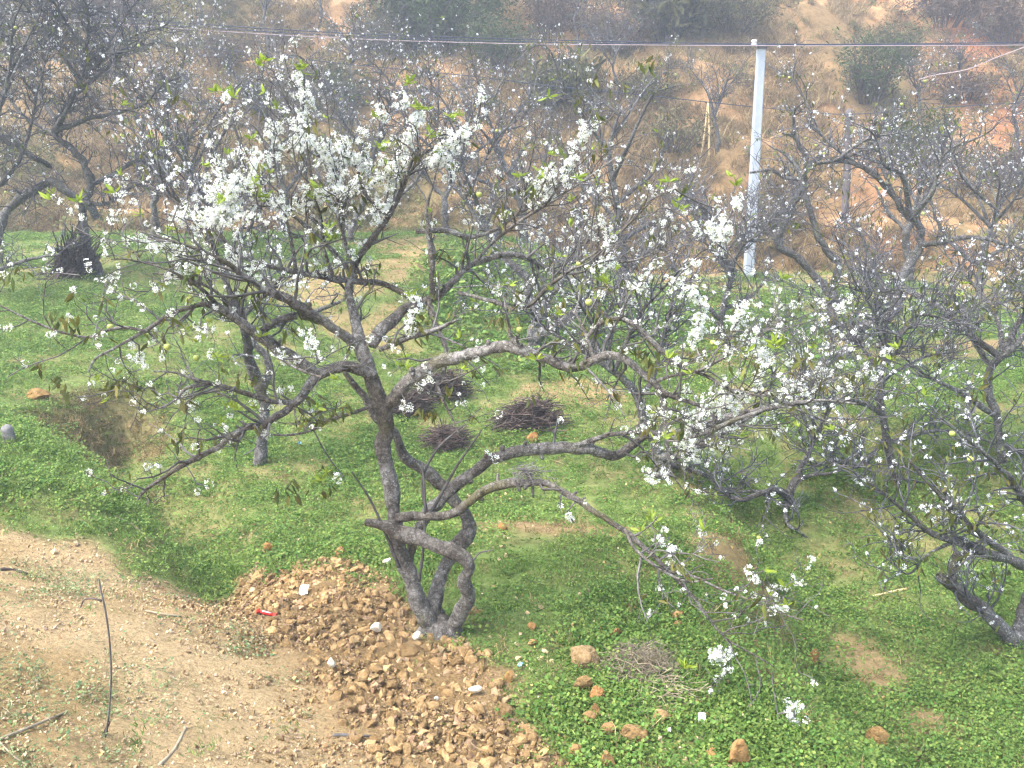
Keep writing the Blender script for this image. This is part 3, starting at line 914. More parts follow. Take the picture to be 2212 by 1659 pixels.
LIMBS = {
 'E': [(857, 1119, 5.92, 24), (904, 1114, 5.88, 20), (960, 1113, 5.84, 20), (990, 1104, 5.80, 20), (1012, 1084, 5.76, 22), (1050, 1060, 5.72, 23), (1092, 1047, 5.68, 23), (1145, 1043, 5.62, 21),
       (1190, 1047, 5.58, 18), (1235, 1072, 5.52, 16), (1292, 1110, 5.46, 14), (1352, 1150, 5.40, 13), (1402, 1192, 5.34, 12), (1442, 1232, 5.3, 11), (1490, 1282, 5.26, 9),
       (1520, 1322, 5.22, 8), (1548, 1358, 5.2, 6), (1575, 1385, 5.18, 5), (1630, 1415, 5.15, 4), (1672, 1440, 5.12, 3)],
 'E2': [(1442, 1232, 5.3, 9), (1500, 1246, 5.2, 8), (1560, 1275, 5.12, 7), (1610, 1292, 5.05, 6), (1680, 1322, 5.0, 5), (1735, 1340, 4.95, 3)],
 'E3': [(1352, 1150, 5.4, 9), (1372, 1185, 5.3, 8), (1420, 1225, 5.22, 8), (1480, 1256, 5.15, 6), (1540, 1250, 5.1, 4)],
 'F': [(880, 1222, 6.03, 26), (893, 1180, 6.06, 26), (906, 1138, 6.08, 26), (927, 1102, 6.10, 28), (952, 1081, 6.12, 29), (985, 1052, 6.14, 29), (1024, 1020, 6.18, 29), (1058, 994, 6.2, 29),
       (1086, 984, 6.22, 30), (1137, 976, 6.26, 30), (1187, 970, 6.3, 30), (1237, 966, 6.34, 30), (1272, 971, 6.36, 26), (1304, 984, 6.38, 24), (1334, 985, 6.40, 23), (1361, 966, 6.42, 23),
       (1390, 945, 6.44, 21), (1424, 937, 6.46, 20), (1485, 930, 6.48, 20), (1555, 906, 6.5, 22), (1642, 886, 6.5, 18), (1708, 873, 6.5, 14), (1775, 865, 6.48, 8), (1850, 872, 6.45, 5)],
 'F2': [(1245, 964, 6.34, 20), (1284, 949, 6.32, 14), (1322, 937, 6.3, 13), (1372, 933, 6.28, 12), (1412, 935, 6.25, 12), (1470, 948, 6.2, 12), (1530, 930, 6.1, 12), (1600, 903, 6.0, 10), (1680, 880, 5.95, 7),
        (1740, 890, 5.9, 5), (1830, 930, 5.85, 4), (1900, 960, 5.8, 3)],
 'G': [(838, 872, 6.05, 34), (872, 830, 6.0, 32), (906, 803, 5.96, 31), (946, 783, 5.92, 30), (990, 773, 5.88, 28), (1038, 760, 5.84, 28), (1090, 751, 5.80, 30), (1137, 763, 5.77, 27), (1177, 776, 5.74, 26),
       (1217, 789, 5.71, 27), (1250, 791, 5.68, 24), (1284, 777, 5.66, 20), (1312, 767, 5.64, 19), (1345, 773, 5.62, 18), (1378, 797, 5.6, 18), (1408, 823, 5.58, 18), (1425, 848, 5.57, 16),
       (1434, 875, 5.56, 12), (1435, 908, 5.55, 10), (1440, 953, 5.54, 9), (1447, 1008, 5.53, 6), (1462, 1040, 5.5, 4), (1500, 1085, 5.48, 3)],
 'G2': [(1284, 777, 5.66, 15), (1272, 735, 5.68, 12), (1258, 705, 5.7, 9), (1240, 672, 5.72, 6)],
 'G3': [(1270, 727, 5.68, 9), (1288, 703, 5.66, 12), (1317, 690, 5.64, 13), (1350, 690, 5.62, 13), (1385, 713, 5.6, 12), (1418, 748, 5.58, 12), (1470, 790, 5.55, 11), (1530, 815, 5.5, 9),
        (1600, 850, 5.45, 7), (1690, 852, 5.4, 5), (1770, 840, 5.4, 3)],
 'G4': [(1420, 842, 5.57, 14), (1465, 860, 5.54, 11), (1520, 880, 5.5, 9), (1545, 905, 5.46, 8), (1530, 940, 5.42, 6), (1490, 965, 5.4, 4)],
 'G5': [(1410, 825, 5.58, 12), (1450, 812, 5.55, 10), (1510, 800, 5.5, 9), (1570, 770, 5.5, 7), (1620, 735, 5.5, 5), (1690, 690, 5.5, 3)],
 'G6': [(1150, 762, 5.76, 14), (1108, 735, 5.76, 11), (1098, 700, 5.76, 9), (1090, 660, 5.76, 7)],
 'H': [(800, 745, 6.1, 30), (827, 713, 6.14, 28), (855, 686, 6.2, 27), (878, 666, 6.24, 25), (910, 653, 6.28, 22), (944, 640, 6.34, 20), (964, 622, 6.38, 18), (985, 600, 6.42, 17), (1020, 573, 6.48, 15),
       (1056, 558, 6.54, 14), (1095, 551, 6.6, 14), (1135, 556, 6.66, 12), (1180, 580, 6.7, 10), (1240, 590, 6.75, 9), (1300, 570, 6.8, 8), (1380, 560, 6.85, 6), (1450, 520, 6.9, 4)],
 'H2': [(935, 642, 6.32, 18), (933, 600, 6.3, 15), (931, 553, 6.28, 14), (925, 500, 6.27, 12), (923, 445, 6.26, 9), (936, 395, 6.25, 6), (955, 330, 6.25, 4)],
 'H3': [(925, 650, 6.28, 16), (937, 690, 6.2, 14), (950, 715, 6.15, 13), (965, 760, 6.05, 11), (960, 800, 6.0, 10), (945, 830, 5.95, 10), (955, 860, 5.9, 8), (975, 900, 5.88, 7), (990, 935, 5.85, 4)],
 'H4': [(820, 755, 6.1, 14), (860, 740, 6.05, 13), (905, 722, 6.0, 12), (945, 710, 5.98, 10), (990, 690, 5.96, 4)],
 'H5': [(990, 632, 6.35, 10), (1020, 640, 6.3, 10), (1075, 655, 6.25, 11), (1112, 668, 6.22, 11), (1150, 655, 6.2, 11), (1190, 615, 6.15, 9), (1250, 570, 6.1, 8), (1320, 520, 6.0, 6), (1400, 440, 5.95, 5), (1440, 380, 5.9, 3)],
 'H6': [(1020, 573, 6.48, 11), (1070, 520, 6.45, 9), (1120, 480, 6.4, 8), (1180, 440, 6.35, 7), (1215, 380, 6.3, 5), (1250, 310, 6.25, 4), (1275, 250, 6.2, 3)],
 'H7': [(900, 500, 6.3, 12), (960, 497, 6.35, 12), (1010, 512, 6.4, 11), (1060, 500, 6.45, 9), (1140, 450, 6.5, 7), (1230, 410, 6.55, 5), (1330, 340, 6.6, 3)],
 'I': [(775, 748, 6.08, 28), (738, 720, 6.0, 27), (700, 693, 5.92, 26), (650, 663, 5.84, 25), (605, 638, 5.76, 22), (567, 622, 5.7, 18), (520, 590, 5.62, 14), (478, 562, 5.56, 11), (430, 540, 5.5, 8),
       (370, 520, 5.45, 6), (300, 500, 5.4, 4)],
 'I2': [(690, 690, 5.92, 18), (640, 682, 5.85, 20), (600, 692, 5.8, 20), (555, 718, 5.78, 18), (530, 700, 5.72, 13), (500, 660, 5.68, 10), (450, 620, 5.6, 8), (390, 600, 5.55, 6), (330, 590, 5.5, 4)],
 'J': [(882, 640, 6.26, 17), (854, 623, 6.28, 16), (820, 611, 6.28, 16), (780, 607, 6.26, 16), (737, 603, 6.22, 16), (667, 593, 6.14, 15), (630, 586, 6.08, 13), (567, 570, 6.0, 12), (510, 545, 5.92, 9),
       (450, 480, 5.86, 7), (400, 430, 5.82, 4)],
 'J2': [(770, 600, 6.26, 12), (730, 555, 6.2, 12), (690, 515, 6.14, 11), (640, 470, 6.06, 10), (590, 440, 6.0, 8), (520, 400, 5.95, 6), (455, 330, 5.9, 4)],
 'J3': [(720, 600, 6.2, 11), (700, 540, 6.15, 10), (690, 470, 6.12, 8), (672, 380, 6.1, 6), (660, 270, 6.08, 4), (656, 165, 6.05, 3)],
 'J4': [(640, 588, 6.1, 10), (628, 520, 6.05, 9), (610, 440, 6.0, 7), (595, 360, 5.98, 5), (590, 270, 5.96, 3)],
 'J5': [(767, 590, 6.26, 13), (740, 500, 6.3, 10), (735, 420, 6.3, 8), (722, 350, 6.28, 5), (700, 300, 6.25, 3)],
 'J6': [(838, 470, 6.32, 10), (790, 420, 6.3, 8), (770, 360, 6.3, 6), (745, 310, 6.3, 3)],
 'J7': [(872, 400, 6.35, 8), (905, 320, 6.3, 6), (880, 260, 6.28, 5), (865, 210, 6.26, 3)],
 'K': [(808, 812, 6.04, 28), (772, 797, 5.98, 25), (737, 791, 5.92, 26), (695, 806, 5.86, 26), (667, 836, 5.82, 26), (650, 860, 5.78, 25), (617, 886, 5.74, 21), (587, 906, 5.7, 19), (563, 922, 5.67, 19),
       (535, 921, 5.64, 17), (500, 943, 5.6, 16), (473, 965, 5.57, 15), (447, 977, 5.54, 14), (400, 1003, 5.5, 12), (350, 1034, 5.46, 10), (312, 1060, 5.42, 8), (297, 1080, 5.4, 4)],
 'K2': [(645, 868, 5.78, 15), (600, 868, 5.72, 13), (560, 858, 5.66, 13), (500, 840, 5.6, 12), (430, 822, 5.52, 9), (375, 805, 5.48, 6), (330, 802, 5.45, 3)],
 'K3': [(455, 830, 5.55, 9), (405, 838, 5.5, 9), (380, 862, 5.46, 8), (350, 880, 5.42, 6), (300, 893, 5.4, 3)],
 'K4': [(820, 870, 6.04, 10), (760, 893, 5.95, 9), (715, 905, 5.88, 9), (665, 932, 5.82, 8), (610, 940, 5.76, 5), (560, 935, 5.72, 3)],
 'L': [(690, 808, 5.86, 22), (655, 785, 5.82, 24), (620, 762, 5.78, 25), (588, 742, 5.74, 25), (540, 708, 5.68, 24), (495, 677, 5.62, 21), (462, 658, 5.56, 17), (417, 663, 5.5, 13), (360, 684, 5.44, 11),
       (310, 716, 5.38, 10), (250, 750, 5.34, 8), (207, 774, 5.3, 7), (190, 803, 5.28, 4)],
 'L2': [(312, 715, 5.38, 7), (275, 708, 5.34, 7), (233, 713, 5.3, 7), (190, 728, 5.26, 7), (127, 716, 5.2, 6), (67, 693, 5.15, 6), (-10, 655, 5.1, 4)],
 'L3': [(470, 660, 5.58, 12), (430, 620, 5.5, 9), (380, 590, 5.44, 7), (320, 570, 5.4, 5), (270, 560, 5.35, 4), (240, 560, 5.3, 3)],
 'L4': [(560, 722, 5.7, 9), (600, 770, 5.6, 8), (650, 800, 5.55, 7), (695, 815, 5.5, 4)],
}
limb_s = {}
for k, pts in LIMBS.items():
    S = spline(limb_world([(q[0], q[1], q[2], q[3] * .87) for q in pts]), .02); S = wobble(S, rm); limb_s[k] = S
    b_ = Acc()
    n_ = 12 if S[0, 3] > .03 else 8
    tube(b_, S[:, :3], S[:, 3], n_, rm, .13, 1.0)
    for j in range(int(len(S) / 9)):                              # pruning stubs and knots
        i_ = rm.integers(3, len(S) - 3)
        if S[i_, 3] < .012: continue
        t_ = unit(S[i_ + 1, :3] - S[i_ - 1, :3]); d_ = rm.normal(size=3) + [0, 0, .5]; d_ = unit(d_ - t_ * (d_ @ t_) + .5 * t_)
        l_ = S[i_, 3] * (1.2 + 1.3 * rm.random()); f_ = np.linspace(.3, 1, 5)
        r_ = S[i_, 3] * (.28 + .3 * rm.random())
        tube(b_, S[i_, :3] + d_ * (l_ * f_)[:, None], r_ * np.array([1.25, 1.0, .92, .95, .8]), 7, rm, .12, .8 + .5 * rm.random())
    b_.build("limb", M['bark'], main, origin=S[0, :3])
# twigs
T0 = {'E': .55, 'F': .72, 'G': .35, 'H': .25, 'I': .3, 'K': .3, 'L': .25}
crown_src = [(S, T0.get(k, .12)) for k, S in limb_s.items()]
crown_src += [(stem_s[0], .62)]
LV = twig_crown(crown_src, rm, 8.5, 8.5, 9, (.2, .62), (.08, .30), up=.42, t0=0)
LVe = twig_crown([(limb_s[k], .35) for k in ('E', 'E2', 'E3', 'F', 'F2', 'G', 'G4', 'K', 'K2', 'L', 'L2')], rm, 3.0, 6, 8, (.2, .55), (.08, .26), up=.05, droop=.05)
LVd = twig_crown([(limb_s[k], .4) for k in ('J', 'J2', 'J3', 'J4', 'J5', 'J6', 'J7', 'I', 'I2', 'H', 'H6', 'H7', 'L3', 'G5', 'G3', 'G4', 'H5')], rm, 6, 7, 8, (.2, .65), (.08, .28), up=.6)
a = Acc()
for lv, (P, R) in ((1, LV[1]), (2, LV[2]), (3, LV[3]), (1, LVd[1]), (2, LVd[2]), (3, LVd[3]), (1, LVe[1]), (2, LVe[2]), (3, LVe[3])):
    tubes(a, P, R, 4 if lv == 1 else 3, color_dark(len(P), rm))
# thin suckers low on the stems
suck = limb_world
for pts in ([(905, 1255, 5.9, 8), (915, 1180, 5.86, 7), (918, 1080, 5.86, 6), (912, 1000, 5.9, 4)], [(930, 1110, 6.0, 8), (985, 1010, 5.95, 6), (1040, 930, 5.9, 4)],
            [(862, 1225, 5.95, 9), (840, 1170, 5.92, 7), (800, 1080, 5.9, 5), (760, 1020, 5.88, 3)], [(925, 1120, 5.95, 8), (912, 1040, 5.92, 7), (945, 970, 5.9, 6), (1000, 920, 5.9, 4)],
            [(1020, 1215, 5.76, 5), (1035, 1195, 5.74, 4), (1065, 1188, 5.72, 2)], [(1145, 1043, 5.62, 16), (1140, 1020, 5.62, 12), (1118, 1012, 5.6, 5)], [(1150, 1040, 5.62, 9), (1152, 1075, 5.6, 4)]):
    S = spline(limb_world(pts), .03); tube(a, S[:, :3], S[:, 3], 6, rm, .05, .8)
rw = np.random.default_rng(3)                                      # dead twig tangle on the low limb
c = at(1140, 1022, 5.6)
n = 60; d = unit(rw.normal(size=(n, 3)) * [1, .8, .6]); p0 = c + .05 * rw.normal(size=(n, 3)) * [1, .7, .5]
Pn = p0[:, None] + d[:, None] * np.linspace(-.06, .06, 4)[None, :, None] + .006 * rw.normal(size=(n, 4, 3))
tubes(a, Pn, np.full((n, 4), .0022), 3, color_dark(n, rw, 1.1, 1.8))
crown = a.build("crown", M['twig'], main, origin=at(950, 600, 6.1))
# blossoms: sprays first (dense along upright shoots), then scattered over the twigs
SPRAYS = [  # px, py ... Y, clusters per metre
    ([(656, 160), (658, 205), (652, 248)], 6.05, 60), ([(590, 265), (592, 305), (588, 350)], 5.96, 70), ([(480, 200), (492, 230), (488, 262)], 5.95, 24), ([(512, 322), (530, 360), (545, 400)], 5.95, 45),
    ([(455, 318), (468, 350), (485, 380)], 5.9, 70), ([(690, 305), (705, 335), (722, 372), (730, 400)], 6.25, 120), ([(735, 300), (748, 335), (770, 350)], 6.3, 120),
    ([(770, 350), (800, 365), (830, 340)], 6.3, 50), ([(868, 205), (870, 232)], 6.26, 90), ([(825, 215), (822, 245), (826, 262)], 6.3, 50), ([(905, 250), (890, 290), (865, 330), (845, 380), (835, 430), (815, 475)], 6.3, 95),
    ([(960, 290), (985, 300), (960, 335), (930, 350)], 6.25, 80), ([(1000, 275), (985, 320), (950, 300)], 6.25, 55), ([(950, 300), (968, 350), (975, 385)], 6.25, 60), ([(1278, 248), (1250, 305), (1228, 350), (1215, 385)], 6.2, 60),
    ([(1190, 400), (1170, 420), (1150, 445)], 6.35, 45), ([(450, 420), (480, 440), (500, 415), (520, 385)], 5.75, 130), ([(420, 455), (455, 470), (500, 450)], 5.7, 120), ([(510, 390), (505, 430), (520, 460)], 5.8, 110),
    ([(470, 480), (520, 470), (560, 480)], 5.7, 60), ([(620, 330), (660, 300), (690, 340)], 6.2, 55), ([(545, 420), (590, 430), (620, 470)], 5.9, 45), ([(640, 440), (680, 430), (720, 420), (760, 400)], 6.1, 45),
    ([(800, 400), (845, 380), (880, 370)], 6.3, 70), ([(1595, 430), (1580, 460), (1560, 500), (1555, 530)], 5.8, 80), ([(1545, 450), (1540, 480), (1530, 505)], 5.85, 50), ([(1490, 480), (1500, 500)], 5.9, 50),
    ([(1500, 630), (1515, 665), (1510, 700), (1495, 740)], 5.7, 100), ([(1590, 640), (1600, 680), (1580, 715)], 5.6, 60), ([(1625, 730), (1640, 760), (1660, 775)], 5.5, 75), ([(1310, 485), (1315, 520), (1300, 550)], 6.0, 55),
    ([(1420, 560), (1400, 600), (1380, 620)], 5.9, 40), ([(1530, 870), (1560, 850), (1600, 860)], 5.45, 60), ([(1490, 900), (1540, 880), (1580, 885)], 5.45, 55), ([(1480, 960), (1500, 985), (1515, 990)], 5.42, 80),
    ([(1680, 820), (1710, 830), (1740, 835)], 5.4, 50), ([(890, 640), (900, 655), (888, 690), (885, 715)], 6.0, 70), ([(650, 715), (665, 740), (680, 755)], 5.6, 50), ([(600, 775), (640, 775), (665, 770)], 5.6, 35),
    ([(300, 745), (302, 780)], 5.38, 45), ([(435, 710), (455, 712)], 5.5, 60), ([(1120, 640), (1130, 655), (1140, 640)], 6.2, 45), ([(905, 800), (935, 810)], 5.9, 45), ([(878, 870), (880, 885)], 5.9, 60),
    ([(560, 945), (575, 950)], 5.7, 60), ([(425, 1045), (438, 1048)], 5.45, 50), ([(735, 1020), (740, 1030)], 5.8, 50), ([(1715, 1535), (1718, 1570)], 4.9, 130), ([(1545, 1415), (1565, 1420), (1570, 1405)], 5.15, 110),
    ([(1450, 1190), (1452, 1205)], 5.3, 50), ([(1225, 1105), (1240, 1130)], 5.5, 40), ([(1390, 1020), (1420, 1030)], 5.5, 45), ([(1065, 985), (1070, 1000)], 6.1, 40), ([(370, 600), (380, 570), (420, 590)], 5.5, 45),
    ([(320, 510), (345, 520), (370, 540)], 5.45, 50), ([(1450, 620), (1470, 590), (1500, 570)], 5.8, 40), ([(350, 460), (390, 470), (430, 480)], 5.6, 45), ([(1440, 1025), (1460, 1030)], 5.5, 40),
    ([(560, 330), (556, 365), (565, 400)], 5.9, 60), ([(640, 250), (645, 285), (650, 320)], 6.05, 55), ([(780, 300), (785, 335), (775, 370)], 6.3, 60), ([(1165, 420), (1180, 385), (1200, 350)], 6.3, 45), ([(1040, 205), (1035, 240), (1025, 275)], 6.3, 30), ([(1360, 600), (1350, 640)], 5.9, 30), ([(1265, 590), (1290, 570), (1330, 560)], 6.1, 40), ([(560, 600), (600, 620), (640, 600)], 5.8, 25), ([(500, 555), (540, 590), (580, 570)], 5.7, 35)]
bp = []; shoots = []
for pts, Y, dens in SPRAYS:
    S = spline(limb_world([(x_, y_, Y, 4) for x_, y_ in pts]), .01)
    shoots.append(resample(S, 6))
    L_ = np.linalg.norm(np.diff(S[:, :3], axis=0), axis=1).sum()
    n = max(2, int(L_ * min(dens, 115) * 1.4))
    bp.append(S[rm.integers(0, len(S), n), :3] + .022 * rm.normal(size=(n, 3)))
shoots = np.stack(shoots)
# each flowering shoot springs from the nearest limb or branch
anch = np.concatenate([s[:, :3] for s in limb_s.values()] + [LV[1][0].reshape(-1, 3), LVd[1][0].reshape(-1, 3), LVe[1][0].reshape(-1, 3)])
con = []
for s in shoots:
    best = None
    for e in (s[0, :3], s[-1, :3]):
        dd = np.linalg.norm(anch - e, axis=1) + .15 * np.maximum(anch[:, 2] - e[2], 0); j = int(dd.argmin())
        if best is None or dd[j] < best[0]: best = (dd[j], anch[j], e)
    f_ = np.linspace(0, 1, 6)[:, None]
    con.append(best[1] * (1 - f_) + best[2] * f_ + (4 * f_ * (1 - f_)) * (.05 * rm.normal(size=3) * min(best[0], .6)))
a = Acc(); tubes(a, np.stack(con), np.tile(np.linspace(.0055, .004, 6), (len(con), 1)), 4, color_dark(len(con), rm)); tubes(a, shoots[..., :3], shoots[..., 3], 4, color_dark(len(shoots), rm)); a.build("flowering_shoots", M['twig'], crown, kind="stuff", origin=at(950, 500, 6.1))
spray_pts = np.concatenate(bp)
tw = np.concatenate([LV[2][0], LVd[2][0], LVe[2][0]]); tw1 = np.concatenate([LV[1][0][:, 1:], LVd[1][0][:, 1:]])
s1, _ = sample_on(tw, 2900, rm, .3); s2, _ = sample_on(tw1, 700, rm, .5)
sc = np.vstack([s1, s2]); sc += .012 * rm.normal(size=sc.shape)
px, py = to_px(sc)
dens = .26 + .34 * sstep(720, 480, py) * sstep(1000, 700, px) + .25 * sstep(1300, 1500, px) * sstep(560, 650, py) - .08 * sstep(800, 1000, py)
dens = dens * (1 - .65 * sstep(420, 280, py))
sc = sc[rm.random(len(sc)) < dens]
allb = np.vstack([spray_pts, sc])
size = np.r_[.8 + .35 * rm.random(len(spray_pts)), .42 + .5 * rm.random(len(sc))]
# bring out the three hundred that show largest as objects of their own
dist = np.linalg.norm(allb - CAM, axis=1)
order = np.argsort(-size / dist + .02 * rm.random(len(size)))
pick = order[:290]; rest = order[290:]
cm = []
for V, T, C in CLUSTERS:
    q = Acc(); q.add(V, T, None, C); cm.append(q.mesh("blossom_cluster", M['petal'], smooth=False))
for i in pick:
    o = link("blossom_cluster", cm[i % len(cm)], crown, allb[i])
    o.rotation_euler = tuple(rm.random(3) * 6.283); o.scale = (float(size[i]),) * 3
a = Acc()
for k, (V, T, C) in enumerate(CLUSTERS):
    idx = rest[rest % len(CLUSTERS) == k]
    stamp(a, V, T, allb[idx], rand_rot(len(idx), rm), size[idx], .97 + .05 * rm.random(len(idx)), C)
a.build("blossoms", M['petal'], crown, smooth=False, kind="stuff", origin=at(950, 500, 6.1))
# leaves
ho_, _ = sample_on(np.concatenate([LV[2][0], LV[1][0][:, 1:]]), 210, rm, .3)
a = Acc(); leaves_hang(a, ho_, rm, 4, .075)
for x_, y_, Y in ((905, 690, 6.0), (1085, 690, 6.1), (1230, 790, 5.66), (1395, 770, 5.6), (700, 1035, 5.9), (620, 1040, 5.8), (370, 930, 5.45), (130, 690, 5.2), (120, 830, 5.28), (270, 830, 5.4), (925, 890, 5.9), (545, 640, 5.7), (640, 690, 5.8), (700, 880, 5.85)):
    leaves_hang(a, np.repeat(at(x_, y_, Y)[None], 3, 0) + .03 * rm.normal(size=(3, 3)), rm, 5, .085)
a.build("hanging_leaves", M['old_leaf'], crown, smooth=False, kind="stuff", origin=at(950, 600, 6.1))
ft = np.concatenate([LV[2][0][:, -1], LVd[2][0][:, -1]]); ft = ft[rm.random(len(ft)) < .10]
ft = np.vstack([ft] + [np.repeat(at(x_, y_, Y)[None], 3, 0) + .02 * rm.normal(size=(3, 3)) for x_, y_, Y in
      ((475, 195, 5.95), (885, 175, 6.26), (908, 225, 6.26), (980, 255, 6.25), (480, 440, 5.7), (560, 435, 5.9), (720, 515, 6.1), (890, 640, 6.0), (1465, 440, 5.9), (1410, 1120, 5.4), (1480, 1440, 5.15), (700, 1025, 5.8), (870, 780, 6.0),
       (1680, 750, 5.4), (1590, 400, 5.8), (820, 330, 6.3), (930, 290, 6.25), (1300, 610, 6.0), (1540, 760, 5.6), (500, 880, 5.5), (655, 150, 6.05))])
a = Acc(); leaves_tuft(a, ft, rm, 6, .06)
a.build("fresh_leaves", M['fresh_leaf'], crown, smooth=False, kind="stuff", origin=at(950, 500, 6.1))
for x_, y_, Y, s_ in ((1272, 653, 5.72, .045), (1122, 712, 5.78, .042), (361, 749, 5.4, .040), (408, 648, 5.5, .042), (415, 636, 5.52, .038), (238, 706, 5.32, .038), (713, 512, 6.12, .04), (1035, 420, 6.3, .04), (452, 690, 5.55, .04),
                      (424, 773, 5.5, .038), (1540, 740, 5.55, .036), (1250, 570, 6.1, .036)):
    put_fruit(crown, at(x_, y_, Y), s_)

# ---- the other orchard trees
def orchard_tree(name, label, base_px, guides, seed, n_auto=4, h_auto=1.5, reach=1.3, twig=(5, 6, 7), blossoms=420, leaves=120, fresh=20, fruits=0, trunk_px=None, up=.35, group=None, l1=(.25, .75), tint=1.0, category="tree", bsize=1.0, wid=1.0):
    """guides: limbs as (px, py, offset in depth, width); the first is the trunk"""
    rng = np.random.default_rng(seed)
    b = hit(*base_px) if len(base_px) == 2 else at(*base_px)
    if len(base_px) == 3: b[2] = float(height(b[0], b[1]))
    t = thing(name, b, label, category, group)
    Y0 = b[1]
    acc = Acc(); src = []
    for k, g in enumerate(guides):
        W = limb_world(g, Y0)
        if k == 0:                                                  # foot the trunk on the ground
            gz_ = float(height(W[0, 0], W[0, 1]))
            if W[0, 2] > gz_ - .06: W = np.vstack([[W[0, 0], W[0, 1], gz_ - .08, W[0, 3] * 1.25], W])
        W[:, 3] *= .84 * wid
        S = wobble(spline(W, .04), rng, .3)
        tube(acc, S[:, :3], S[:, 3], 10, rng, .10, tint)
        src.append((S, .45 if k == 0 else .2))
    top = src[0][0][-1]
    for k in range(n_auto + (2 if n_auto else 0)):                 # arching limbs all round, so the crown has depth
        az = 2 * np.pi * (k + .6 * rng.random()) / max(n_auto + 2, 1)
        S0 = src[0][0]; p0 = S0[int(len(S0) * (.6 + .38 * rng.random()))]
        r = reach * (.7 + .5 * rng.random()); hh = h_auto * (.55 + .6 * rng.random())
        d = np.array([np.cos(az), np.sin(az), 0])
        pts = [p0]
        for q, (f, z) in enumerate(((.3, .42), (.6, .78), (.85, 1.0), (1.1, 1.08))):
            pts.append(np.r_[p0[:3] + d * r * f + [0, 0, hh * z] + .09 * rng.normal(size=3), p0[3] * (.6, .4, .24, .10)[q]])
        S = spline(np.array(pts), .05)
        S[:, 3] = np.maximum(S[:, 3], .006)
        tube(acc, S[:, :3], S[:, 3], 8, rng, .08, tint)
        src.append((S, .15))
    acc.build("trunk", M['bark_far'], t, origin=b)
    lv = twig_crown(src, rng, twig[0] * 2.0, twig[1] * 1.45, twig[2] * .45, l1, (.12, .42), up=up, r1=.011)
    acc = Acc()
    for q in (1, 2, 3): tubes(acc, lv[q][0], lv[q][1] * (1.5 if q > 1 else 1.15), 3, color_dark(len(lv[q][0]), rng, .7 * tint, 1.25 * tint))
    cr = acc.build("crown", M['twig_far'], t, origin=top[:3])
    if blossoms:
        p, _ = sample_on(np.concatenate([lv[2][0], lv[1][0][:, 1:]]), int(blossoms * .95), rng, .2)
        acc = Acc()
        for k, (V, T, C) in enumerate(SMALL_CLUSTERS):
            pp = p[k::4]; stamp(acc, V, T, pp, rand_rot(len(pp), rng), bsize * (.55 + .7 * rng.random(len(pp))), 1.0, C)
        acc.build("blossoms", M['petal'], cr, smooth=False, kind="stuff", origin=top[:3])
    if leaves:
        p, _ = sample_on(np.concatenate([lv[2][0], lv[1][0][:, 1:]]), leaves, rng, .2)
        acc = Acc(); leaves_hang(acc, p, rng, 4, .08, .05)
        acc.build("hanging_leaves", M['old_leaf'], cr, smooth=False, kind="stuff", origin=top[:3])
    if fresh:
        e = lv[2][0][:, -1]; p = e[rng.integers(0, len(e), fresh)]
        acc = Acc(); leaves_tuft(acc, p, rng, 5, .06)
        acc.build("fresh_leaves", M['fresh_leaf'], cr, smooth=False, kind="stuff", origin=top[:3])
    e = lv[1][0][:, -1]
    for k in range(fruits): put_fruit(cr, e[rng.integers(0, len(e))] - [0, 0, .04], .05)
    return t

GT = "orchard trees around the main tree"
orchard_tree("plum_tree", "slim plum tree with forked trunk in the green hollow left of the main tree", (560, 1003),
    [[(558, 1006, 0, 36), (566, 960, 0, 30), (570, 900, 0, 28), (566, 855, 0, 28), (550, 805, 0, 27), (537, 760, -.1, 24), (525, 700, -.2, 20), (500, 640, -.3, 15), (470, 560, -.3, 10), (440, 480, -.3, 6)],
     [(566, 840, 0, 20), (583, 800, .1, 20), (575, 770, .1, 18), (548, 742, .1, 17), (560, 720, .2, 16), (620, 690, .3, 16), (690, 670, .4, 12), (760, 640, .5, 7)]], 101, 4, 1.3, 1.1, (5, 6, 7), 380, 90, 15, 2, group=GT)
orchard_tree("plum_tree", "plum tree with thick arching stems in the bright green patch behind the main tree", (1152, 765),
    [[(1152, 770, 0, 38), (1150, 735, 0, 34), (1155, 700, 0, 30), (1165, 672, 0, 27), (1142, 637, 0, 24), (1136, 600, 0, 22), (1098, 566, 0, 18), (1060, 520, .2, 13), (1010, 440, .3, 9), (960, 380, .3, 6)],
     [(1152, 735, 0, 30), (1170, 724, -.1, 30), (1217, 696, -.2, 27), (1258, 665, -.3, 23), (1300, 640, -.3, 16), (1360, 590, -.3, 11), (1400, 500, -.3, 7)],
     [(1162, 672, 0, 20), (1185, 645, .2, 19), (1210, 612, .2, 17), (1240, 540, .2, 13), (1250, 460, .3, 10), (1270, 380, .3, 7)]], 102, 5, 1.6, 1.5, (6.5, 6.5, 6), 480, 90, 15, 3, group=GT)
